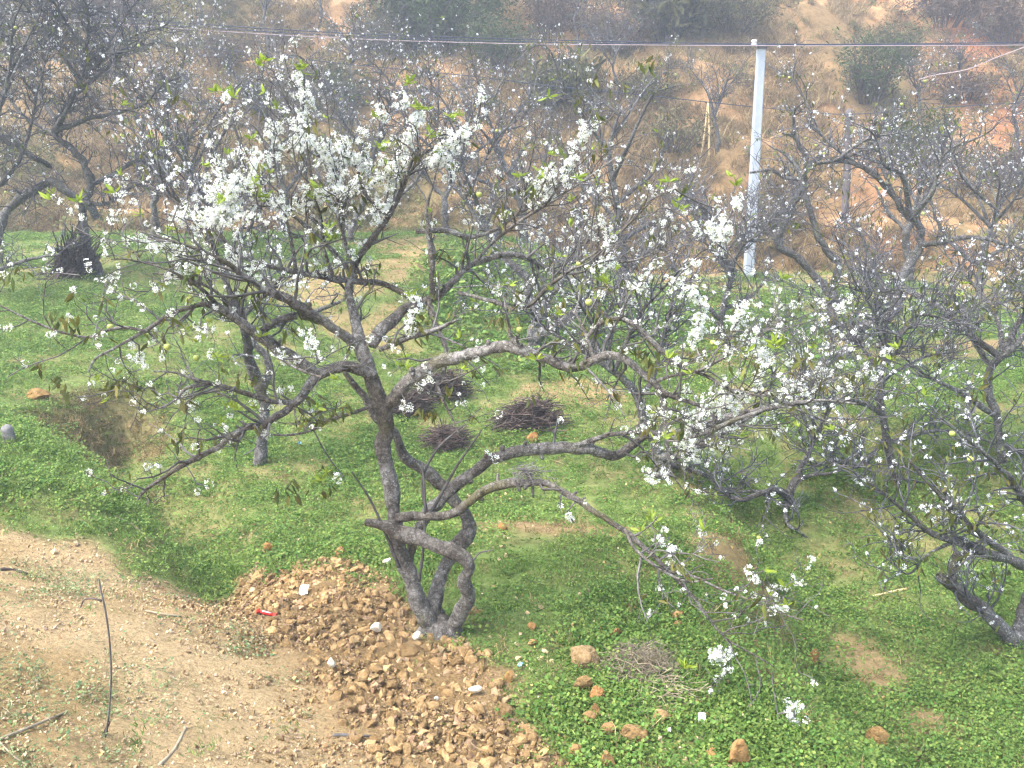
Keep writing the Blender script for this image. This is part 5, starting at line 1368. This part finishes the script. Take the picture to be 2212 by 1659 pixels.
brush_pile("small round brushwood bundle in front of the larger pile", 962, 968, .46, .30, .40, 420, 402, -.8, .2, ln=(.25, .5))
brush_pile("dark brushwood heap partly hidden behind the main tree's upper limb", 950, 860, .85, .45, .6, 700, 403, .5, .4, tint=(.45, .9))
brush_pile("second dark brushwood heap beside the main trunk, behind the upper limb", 885, 895, .5, .35, .5, 420, 404, .2, .3, tint=(.45, .9), ln=(.25, .55))
brush_pile("low tangle of grey dry weeds and twigs on the clover at the lower right", 1385, 1450, .55, .11, .60, 420, 405, .7, .1, name="dry_weed_tangle", mat='straw', r=(.0012, .0032), ln=(.12, .36), parts=20, tint=(.35, .95), category="dry weeds", wig=.16)
brush_pile("dark brush stacked against the trunk of the big tree on the left terrace", 165, 600, .85, .85, .5, 260, 406, 1.2, 1.3, ln=(.6, 1.1), r=(.008, .016), tint=(.5, 1.0))
brush_pile("pale dry stalks lying on the clover below the grey weed tangle", 1440, 1500, .6, .05, .5, 60, 407, .5, .0, name="dry_stalks", mat='straw', r=(.0015, .003), ln=(.2, .4), parts=12, tint=(.8, 1.2), category="dry stalks", wig=.1)

# ------------------------------------------------------------------ dug soil pile: 300 clods that can be told apart, the rest joined
rs = np.random.default_rng(9)
pc = hit(860, 1440)
soil = thing("soil_pile", pc, "heap of dug orange brown soil clods at the foot of the main tree", "soil heap")
def in_poly(n, poly, rng, pad=0.0):
    lo = poly.min(0) - pad; hi = poly.max(0) + pad
    p = lo + (hi - lo) * rng.random((n, 2))
    return p[poly_sd(p[:, 0], p[:, 1], poly) < pad]
shapes = [rock_shape(rs, 1, .22, .9) for _ in range(10)]
def shape_mesh(name, sh, mat, smooth=False, tint=1.0):
    a = Acc(); a.add(sh[0], sh[1], None, tint); return a.mesh(name, mat, smooth)
def soil_h(x, y):
    return height(x, y) + sstep(.15, -.15, poly_sd(x, y, PILE)) * (.035 + .04 * fnoise(x * 4, y * 4, 43, 3))
big = [(848, 1305, 34), (828, 1320, 20), (812, 1290, 22), (845, 1340, 26), (842, 1388, 34), (886, 1417, 54), (931, 1413, 24), (870, 1386, 22), (960, 1395, 26), (1000, 1420, 28), (985, 1445, 30), (975, 1410, 22), (1052, 1418, 26),
       (740, 1270, 26), (705, 1290, 22), (765, 1262, 22), (690, 1325, 20), (730, 1330, 20), (655, 1260, 22), (620, 1260, 18), (600, 1290, 16), (580, 1265, 18), (560, 1250, 18), (780, 1310, 20), (800, 1340, 18), (1090, 1555, 44), (1030, 1560, 40),
       (990, 1545, 32), (1135, 1590, 28), (1150, 1610, 28), (1075, 1520, 18), (1100, 1470, 18), (1050, 1500, 18), (1020, 1600, 26), (1170, 1650, 30), (1110, 1640, 26), (1050, 1650, 24), (960, 1500, 20), (930, 1470, 20), (905, 1450, 18),
       (1025, 1325, 24), (900, 1385, 18), (945, 1372, 18), (1035, 1325, 20)]
sm = [shape_mesh("clod", s, M['clod'], tint=np.array([1, .97, .93]) * (.68 + .65 * rs.random())) for s in shapes]
cnt = 0
for x_, y_, w_ in big:
    p = hit(x_, y_); r = .5 * w_ * scale_at(x_, y_, p[1])
    o = link("clod", sm[cnt % 10], soil, (p[0], p[1], soil_h(p[0], p[1]) + r * .25)); o.scale = (r, r, r); o.rotation_euler = (rs.normal() * .3, rs.normal() * .3, rs.random() * 6.28); cnt += 1
pts = in_poly(9500, PILE, rs)
pts = pts[rs.random(len(pts)) < .6 + .4 * sstep(-.25, .3, fnoise(pts[:, 0] * 2.4, pts[:, 1] * 2.4, 95, 3))]
rr_ = .0055 + .037 * rs.random(len(pts)) ** 4.4
o_ = np.argsort(-rr_)
for i in o_[:296 - cnt]:
    x_, y_ = pts[i]; r = float(rr_[i])
    o = link("clod", sm[i % 10], soil, (x_, y_, soil_h(x_, y_) + r * .35)); o.scale = (r, r * (.8 + .3 * rs.random()), r); o.rotation_euler = (rs.normal() * .5, rs.normal() * .5, rs.random() * 6.28)
small = pts[o_[296 - cnt:]]; rsm = rr_[o_[296 - cnt:]]
more = in_poly(60000, PILE, rs, .9)
sdp = poly_sd(more[:, 0], more[:, 1], PILE); dd_ = poly_sd(more[:, 0], more[:, 1], DIRT)
more = more[(rs.random(len(more)) < np.clip(1 - sdp / .9, 0, 1) ** 2.2) & ((dd_ < .02) | (sdp < .05))]
rm2 = .003 + .012 * rs.random(len(more)) ** 2.6
xy = np.vstack([small, more]); rad = np.r_[rsm, rm2]
a = Acc()
OCT = (np.array([(1, 0, 0), (-1, 0, 0), (0, 1, 0), (0, -1, 0), (0, 0, 1), (0, 0, -1.)]), np.array([(0, 2, 4), (2, 1, 4), (1, 3, 4), (3, 0, 4), (2, 0, 5), (1, 2, 5), (3, 1, 5), (0, 3, 5)]))
def crumb_shape(rng):
    c8 = np.array([(x_, y_, z_) for x_ in (-.7, .7) for y_ in (-.7, .7) for z_ in (-.6, .6)]) * (1 + .35 * rng.normal(size=(8, 3)))
    return c8, np.array([(0, 1, 3), (0, 3, 2), (4, 6, 7), (4, 7, 5), (0, 4, 5), (0, 5, 1), (2, 3, 7), (2, 7, 6), (0, 2, 6), (0, 6, 4), (1, 5, 7), (1, 7, 3)])
s0 = [crumb_shape(rs) for _ in range(8)]
for k in range(6):
    q = xy[k::6]; r = rad[k::6]
    tone = .62 + .95 * rs.random(len(q)) ** 1.6; C = np.stack([tone, tone * (.95 + .12 * rs.random(len(q))), tone * (.9 + .35 * rs.random(len(q)))], -1)
    stamp(a, s0[k][0], s0[k][1], np.stack([q[:, 0], q[:, 1], soil_h(q[:, 0], q[:, 1]) + r * .35], -1), rand_rot(len(q), rs), r, C)
a.build("small_clods", M['clod'], soil, smooth=False, kind="stuff", origin=pc)

# loose crumbs and gravel spread over the bank and beyond the pile: uncountable
n = 75000
x = -5.5 + 7.5 * rs.random(n); y = 2.3 + 5.6 * rs.random(n)
dr, br, fc, hl, sl, nn = ground_masks(x, y)
k_ = rs.random(n) < np.clip(dr * (.45 + .5 * sstep(-.2, .4, fnoise(x * 1.5, y * 1.5, 91, 3))), 0, 1)
x, y = x[k_], y[k_]
P = np.stack([x, y, height(x, y)], -1); k_ = in_view(P); P = P[k_]
r = .0028 + .0085 * rs.random(len(P)) ** 3.2
a = Acc()
for k in range(6):
    q = P[k::6]; rk = r[k::6]; t_ = .75 + .5 * rs.random(len(q)); C = np.stack([t_, t_ * (.97 + .1 * rs.random(len(q))), t_ * (.9 + .3 * rs.random(len(q)))], -1)
    stamp(a, s0[k][0], s0[k][1], q + np.stack([0 * rk, 0 * rk, rk * .3], -1), rand_rot(len(q), rs), rk, C)
o = a.build("bank_gravel", M['pebble'], smooth=False, kind="stuff"); o['label'] = "loose pale gravel and soil crumbs over the dirt bank"
sc_px = [(600, 1190, 90), (780, 1195, 70), (690, 1205, 60), (1140, 1130, 130), (1050, 1170, 60), (1200, 1300, 150), (1330, 1560, 150), (1150, 1430, 90), (1430, 1620, 120), (900, 1215, 40), (1140, 880, 120), (190, 1170, 90), (1080, 1080, 90), (1580, 1590, 90)]
a = Acc()
for x_, y_, sp in sc_px:
    m_ = 26
    for k in range(m_):
        p = hit(x_ + sp * rs.normal() * .6, y_ + sp * .35 * rs.normal()); rk = .006 + .018 * rs.random() ** 2
        t_ = .9 + .5 * rs.random(); V_, T_ = s0[k % 6]
        stamp(a, V_, T_, p[None] + [0, 0, rk * .5], rand_rot(1, rs), np.array([rk]), np.array([[t_, t_, t_]]))
o = a.build("scattered_gravel", M['pebble'], smooth=False, kind="stuff"); o['label'] = "small orange stones scattered through the grass"
# dry straw litter on the bank
n = 1100
x = -5.5 + 7.5 * rs.random(n); y = 2.5 + 5 * rs.random(n)
dr, *_ = ground_masks(x, y); k_ = (dr > .6) & (rs.random(n) < np.where(poly_sd(x, y, PILE) < 0, .15, .8)); x, y = x[k_], y[k_]; n = len(x)
az = rs.random(n) * 6.283; L = .03 + .10 * rs.random(n) ** 2
s = np.linspace(-.5, .5, 4)
px_ = x[:, None] + np.cos(az)[:, None] * L[:, None] * s; py_ = y[:, None] + np.sin(az)[:, None] * L[:, None] * s
P = np.stack([px_, py_, height(px_, py_) + .012 + .01 * rs.random((n, 4))], -1)
a = Acc(); tubes(a, P, np.full((n, 4), .0016), 3, color_dark(n, rs, .6, 1.5)); o = a.build("straw_litter", M['straw'], kind="stuff"); o['label'] = "bits of dry straw and twig littering the dirt bank"

# ------------------------------------------------------------------ loose rocks, each its own thing
ROCKS = [  # px, py (base), width, height in photo px, tint, label
    (1262, 1440, 64, 52, (.95, .9, .85), "large wedge-shaped tan rock left of the grey weed tangle"),
    (1262, 1492, 46, 44, (.75, .68, .55), "brown blocky rock below the wedge-shaped one, touching the orange rock"),
    (1290, 1515, 34, 42, (1.25, .85, .62), "bright orange rock in the short column left of the weed tangle"),
    (1288, 1548, 28, 32, (1.1, .9, .7), "small tan rock directly below the bright orange rock"),
    (1272, 1562, 34, 32, (.95, .8, .65), "tan rock at the bottom of the short column of rocks"),
    (1430, 1560, 50, 28, (.95, .85, .72), "flat tan rock alone on the clover below the weed tangle"),
    (1372, 1605, 62, 46, (.9, .78, .62), "long angular brown rock near the bottom, right of a smaller one"),
    (1312, 1592, 32, 36, (.9, .75, .6), "upright small brown rock beside the long angular one near the bottom"),
    (1592, 1655, 48, 72, (1.05, .82, .6), "tall orange brown rock standing at the bottom edge"),
    (1463, 1338, 30, 22, (1.15, .95, .75), "upper of two small tan rocks on the grass right of centre"),
    (1466, 1356, 22, 18, (.9, .75, .55), "lower of two small tan rocks on the grass right of centre"),
    (1328, 1378, 26, 26, (1.05, .8, .6), "small orange rock at the top of the grey weed tangle"),
    (1895, 1606, 50, 40, (.85, .72, .5), "rounded mossy brown rock on the lower right ground"),
    (1150, 955, 26, 26, (1.2, .85, .6), "orange rock on the grass in front of the largest brushwood pile"),
    (1757, 1432, 28, 34, (.8, .58, .4), "reddish brown rock at the gully edge on the right"),
    (1098, 1478, 24, 34, (1.0, .8, .58), "orange rock at the soil heap's edge near the blue scrap"),
    (580, 1192, 26, 24, (1.05, .8, .52), "orange rock on the grass at the far edge of the soil heap"),
    (735, 1200, 26, 20, (1.15, .9, .7), "pale orange rock on the grass behind the soil heap"),
    (1150, 1395, 22, 16, (1.3, 1.1, .9), "small pale rock on the clover right of the main trunk"),
    (1150, 1360, 20, 16, (1.2, .9, .65), "small orange rock on the clover up right of the main trunk"),
    (1085, 1145, 22, 18, (1.0, .75, .5), "small brown rock on the bare patch right of the twisted stems"),
    (85, 862, 50, 26, (.85, .72, .5), "flat brown rock set in the upper left cut bank"),
    (1540, 1640, 22, 26, (1.0, .8, .6), "small brown rock left of the tall rock at the bottom edge"),
    (1310, 1655, 36, 36, (.95, .8, .62), "brown rock cropped by the bottom edge right of centre"),
    (1240, 1635, 40, 30, (1.05, .85, .66), "tan rock cropped low at the soil heap's right end"),
]
for k, (x_, y_, w_, h_, tint, lab) in enumerate(ROCKS):
    rk = np.random.default_rng(900 + k)
    p = hit(x_, y_); s_ = scale_at(x_, y_, p[1])
    V, T = rock_shape(rk, 2, .10, 1.0)
    V = V / (V.max(0) - V.min(0)) * np.array([w_ * s_, w_ * s_ * .8, max(h_ * s_, .03) * 1.05])
    V[:, 2] -= V[:, 2].min() + .12 * h_ * s_
    a = Acc(); a.add(V + p, T, None, np.tile(np.array(tint), (len(V), 1)))
    tag(a.build("rock", M['stone'], smooth=False, origin=p), lab, "rock", "loose rocks around the soil heap")
def pale_stone(lab, x_, y_, w_, h_, seed, name="pale_stone"):
    rk = np.random.default_rng(seed); p = hit(x_, y_); s_ = scale_at(x_, y_, p[1])
    V, T = rock_shape(rk, 2, .04, .9)
    V = V / (V.max(0) - V.min(0)) * np.array([w_ * s_, w_ * s_ * .7, h_ * s_]); V[:, 2] -= V[:, 2].min(); 
    a = Acc(); a.add(V, T); o = a.build(name, M['pale_stone'], smooth=False); o.location = Vector((p[0], p[1], float(soil_h(p[0], p[1])) + .03)); o.rotation_euler = (.5, .1, .5)
    return tag(o, lab, "stone", "pale stones in the soil")
M['pale_stone'] = simple_mat("pale_limestone", (.66, .60, .46), (.82, .78, .66), 14, .8, bump=.3)
pale_stone("smooth whitish stone lying on the soil heap left of the trunk", 812, 1376, 26, 22, 951)
pale_stone("yellowish white stone at the soil heap's right edge", 1025, 1518, 26, 22, 952)
pale_stone("grey white stone chip against the trunk's foot", 900, 1395, 18, 18, 953)
pale_stone("greenish grey flat stone on the soil left of the heap", 714, 1464, 20, 28, 954)
pale_stone("tiny white stone below the yellowish white one on the heap", 942, 1540, 12, 11, 955)
pale_stone("small whitish stone on the heap above the trunk's left stem", 835, 1225, 18, 14, 956)

# ------------------------------------------------------------------ litter, sticks and small things
def scrap(name, lab, x_, y_, w_, h_, mat, seed, curl=.35, category="litter"):
    """crumpled thin sheet with real thickness"""
    rk = np.random.default_rng(seed); p = hit(x_, y_); s_ = scale_at(x_, y_, p[1])
    n = 7; u, v = np.meshgrid(np.linspace(-.5, .5, n), np.linspace(-.5, .5, n), indexing='ij')
    jag = 1 + .25 * vnoise(u * 5 + seed, v * 5, seed)
    X = u * w_ * s_ * jag; Yv = v * h_ * s_ * 1.5 * jag
    Z = curl * w_ * s_ * (.5 + .5 * vnoise(u * 3.1 + seed, v * 3.1, seed + 1)) + .25 * curl * w_ * s_ * vnoise(u * 9, v * 9, seed + 2)
    top_ = np.stack([X, Yv, Z + .004], -1).reshape(-1, 3); bot = top_ - [0, 0, .003]
    g = np.arange(n * n).reshape(n, n); Q = np.stack([g[:-1, :-1], g[1:, :-1], g[1:, 1:], g[:-1, 1:]], -1).reshape(-1, 4)
    rim = np.r_[g[0, :], g[1:, -1], g[-1, -2::-1], g[-2:0:-1, 0]]; r2 = np.roll(rim, -1)
    a = Acc(); a.add(np.vstack([top_, bot]), None, np.vstack([Q, Q[:, ::-1] + n * n, np.stack([rim, r2, r2 + n * n, rim + n * n], -1)]))
    o = a.build(name, M[mat], smooth=True); o.location = Vector((p[0], p[1], float(soil_h(p[0], p[1])) + .03)); o.rotation_euler = (.45, 0, rk.random() * 1.0 - .5)
    return tag(o, lab, category)
scrap("plastic_scrap", "white plastic scrap on the soil heap left of the main tree", 658, 1292, 19, 17, 'white_plastic', 1)
scrap("plastic_scrap", "white plastic scrap on the grass near the bottom right of the rocks", 1515, 1564, 16, 14, 'white_plastic', 2)
scrap("plastic_scrap", "tiny blue plastic scrap on the clover right of the soil heap", 1124, 1448, 9, 8, 'blue_plastic', 3)
scrap("plastic_scrap", "pale blue scrap on the green slope left of the main tree", 648, 965, 6, 6, 'blue_plastic', 4)
scrap("paper_scrap", "white paper bit on the clover below the bright orange rock's column", 1445, 1500 + 90, 7, 6, 'white_plastic', 6)
# red twist wrapper: body, white stripe and two flared ends
p = hit(577, 1344); s_ = scale_at(577, 1344, p[1]); p[2] = float(soil_h(p[0], p[1])) + .03
rw_ = thing("candy_wrapper", p, "red and white twist wrapper on the dirt left of the soil heap", "wrapper")
ax = unit(at(597, 1348, p[1]) - at(558, 1338, p[1])); L_ = 40 * s_
t_ = np.linspace(-.5, .5, 15); prof = np.interp(np.abs(t_), [0, .25, .32, .36, .5], [.11, .10, .05, .06, .17]) * L_
a = Acc(); 
S = p[None] + ax[None] * (t_ * L_)[:, None]; tube(a, S, prof, 8, RNG, .12); a.build("wrapper_body", M['red_plastic'], rw_, smooth=False, origin=p)
a = Acc(); m_ = (np.abs(t_) < .23); tube(a, S[m_] + [0, -.002, prof[m_].mean() * .45], prof[m_] * .62, 8, RNG, .05); a.build("white_stripe", M['white_plastic'], rw_, origin=p)

def stick_thing(name, lab, pts, mat, category="stick", lift=.012, knob=.06):
    """a stick lying on the ground through photo points (px, py, width)"""
    W = []
    for x_, y_, w_ in pts:
        h_ = hit(x_, y_); W.append(np.r_[h_[0], h_[1], float(soil_h(h_[0], h_[1])) + lift, .5 * w_ * scale_at(x_, y_, h_[1])])
    S = spline(np.array(W), .03); S[:, 2] = np.maximum(S[:, 2], soil_h(S[:, 0], S[:, 1]) + lift)
    a = Acc(); tube(a, S[:, :3], S[:, 3], 7, RNG, knob)
    return tag(a.build(name, M[mat], origin=S[0, :3]), lab, category)
stick_thing("bamboo_piece", "straight tan bamboo piece lying on the lower right grass", [(1884, 1293, 6), (1922, 1284, 6), (1962, 1274, 6)], 'bamboo')
stick_thing("dry_stick", "grey dry stick on the dirt near the bottom, left of centre", [(720, 1596, 9), (760, 1598, 8), (806, 1606, 5)], 'twig')
stick_thing("dry_stalk", "pale curved stalk at the bottom edge left of centre", [(345, 1659, 9), (375, 1630, 8), (402, 1578, 6)], 'straw')
stick_thing("dry_stalk", "long pale stalk lying in the bottom left corner", [(0, 1602, 7), (70, 1575, 7), (145, 1542, 5)], 'straw')
stick_thing("dry_stick", "pale curved twig on the grassy slope above the dirt bank", [(248, 1118, 4), (290, 1140, 5), (320, 1172, 5), (345, 1195, 3)], 'straw')
stick_thing("dry_stick", "fallen pale twig on the dirt in the middle of the bank", [(315, 1324, 4), (355, 1332, 5), (392, 1336, 3)], 'straw')
stick_thing("dry_stick", "dark twig by the left edge of the dirt bank", [(0, 1235, 8), (30, 1236, 8), (60, 1244, 5)], 'brush')
stick_thing("dry_stick", "bent twig in the lower left corner below the long stalk", [(0, 1610, 4), (30, 1640, 4), (60, 1662, 4)], 'straw')
stick_thing("dry_stick", "thin green grey stalk on the clover left of the bottom rocks", [(1400, 1512, 4), (1408, 1545, 4), (1412, 1580, 3)], 'straw')
stick_thing("dry_stalk", "pale straw leaning in the clover above the bottom edge", [(1190, 1510, 4), (1196, 1540, 4), (1203, 1570, 4)], 'straw')
# upright dead stem planted in the dirt
b = hit(228, 1596); Yb = b[1]
st = thing("dead_stem", b, "thin dead upright stem with one side twig on the dirt bank at lower left", "stem")
S = spline(limb_world([(225, 1602, 0, 5), (233, 1560, 0, 4.6), (240, 1470, .0, 4), (237, 1390, .0, 4), (228, 1320, .0, 4.4), (219, 1280, .0, 4), (214, 1252, .0, 3.6)], Yb), .02)
a = Acc(); tube(a, S[:, :3], S[:, 3], 8, RNG, .08); a.build("stem", M['twig'], st, origin=b)
S = spline(limb_world([(220, 1298, 0, 5), (200, 1293, 0, 4), (182, 1296, 0, 4), (174, 1312, 0, 3)], Yb), .01)
a = Acc(); tube(a, S[:, :3], S[:, 3], 6); a.build("side_twig", M['brush'], st, origin=S[0, :3])
S = spline(limb_world([(236, 1560, 0, 6), (222, 1590, .05, 5), (212, 1612, .1, 4)], Yb), .02)
a = Acc(); tube(a, S[:, :3], S[:, 3], 6); a.build("root_twig", M['brush'], st, origin=S[0, :3])
# grey marker stub at the left edge
p = hit(18, 955); s_ = scale_at(18, 955, p[1])
ms = Acc(); t_ = np.linspace(0, 1, 8)
S = p[None] + np.stack([.01 * np.sin(t_ * 3), 0 * t_, -.05 + t_ * (36 * s_ + .05)], -1)
tube(ms, S, np.interp(t_, [0, .85, 1], [14 * s_, 12.5 * s_, 9.5 * s_]), 9, RNG, .07)
tag(ms.build("stub_post", M['stub'], origin=p), "short grey weathered stub post in the grass at the left edge", "post")

# ------------------------------------------------------------------ thin distance haze, thickened to lift contrast like a glass veil
a = Acc()
lo = np.array([-98., -9., -2.]); hi = np.array([98., 98., 19.5])
V = np.array([[(lo, hi)[i][0], (lo, hi)[j][1], (lo, hi)[k][2]] for i in (0, 1) for j in (0, 1) for k in (0, 1)])
a.add(V, None, [(0, 1, 3, 2), (4, 6, 7, 5), (0, 4, 5, 1), (2, 3, 7, 6), (0, 2, 6, 4), (1, 5, 7, 3)])
hz, nt, p_, L_ = new_mat("veil_haze")
nt.nodes.remove(p_)
vol = nt.nodes.new("ShaderNodeVolumePrincipled")
vol.inputs["Color"].default_value = (.82, .91, 1.0, 1)
vol.inputs["Density"].default_value = HAZE
vol.inputs["Anisotropy"].default_value = .2
L_.new(vol.outputs[0], nt.nodes["Material Output"].inputs["Volume"])
o = a.build("haze", hz, smooth=False, kind="stuff"); o['label'] = "thin pale distance haze, thickened to stand in for a glass veil"
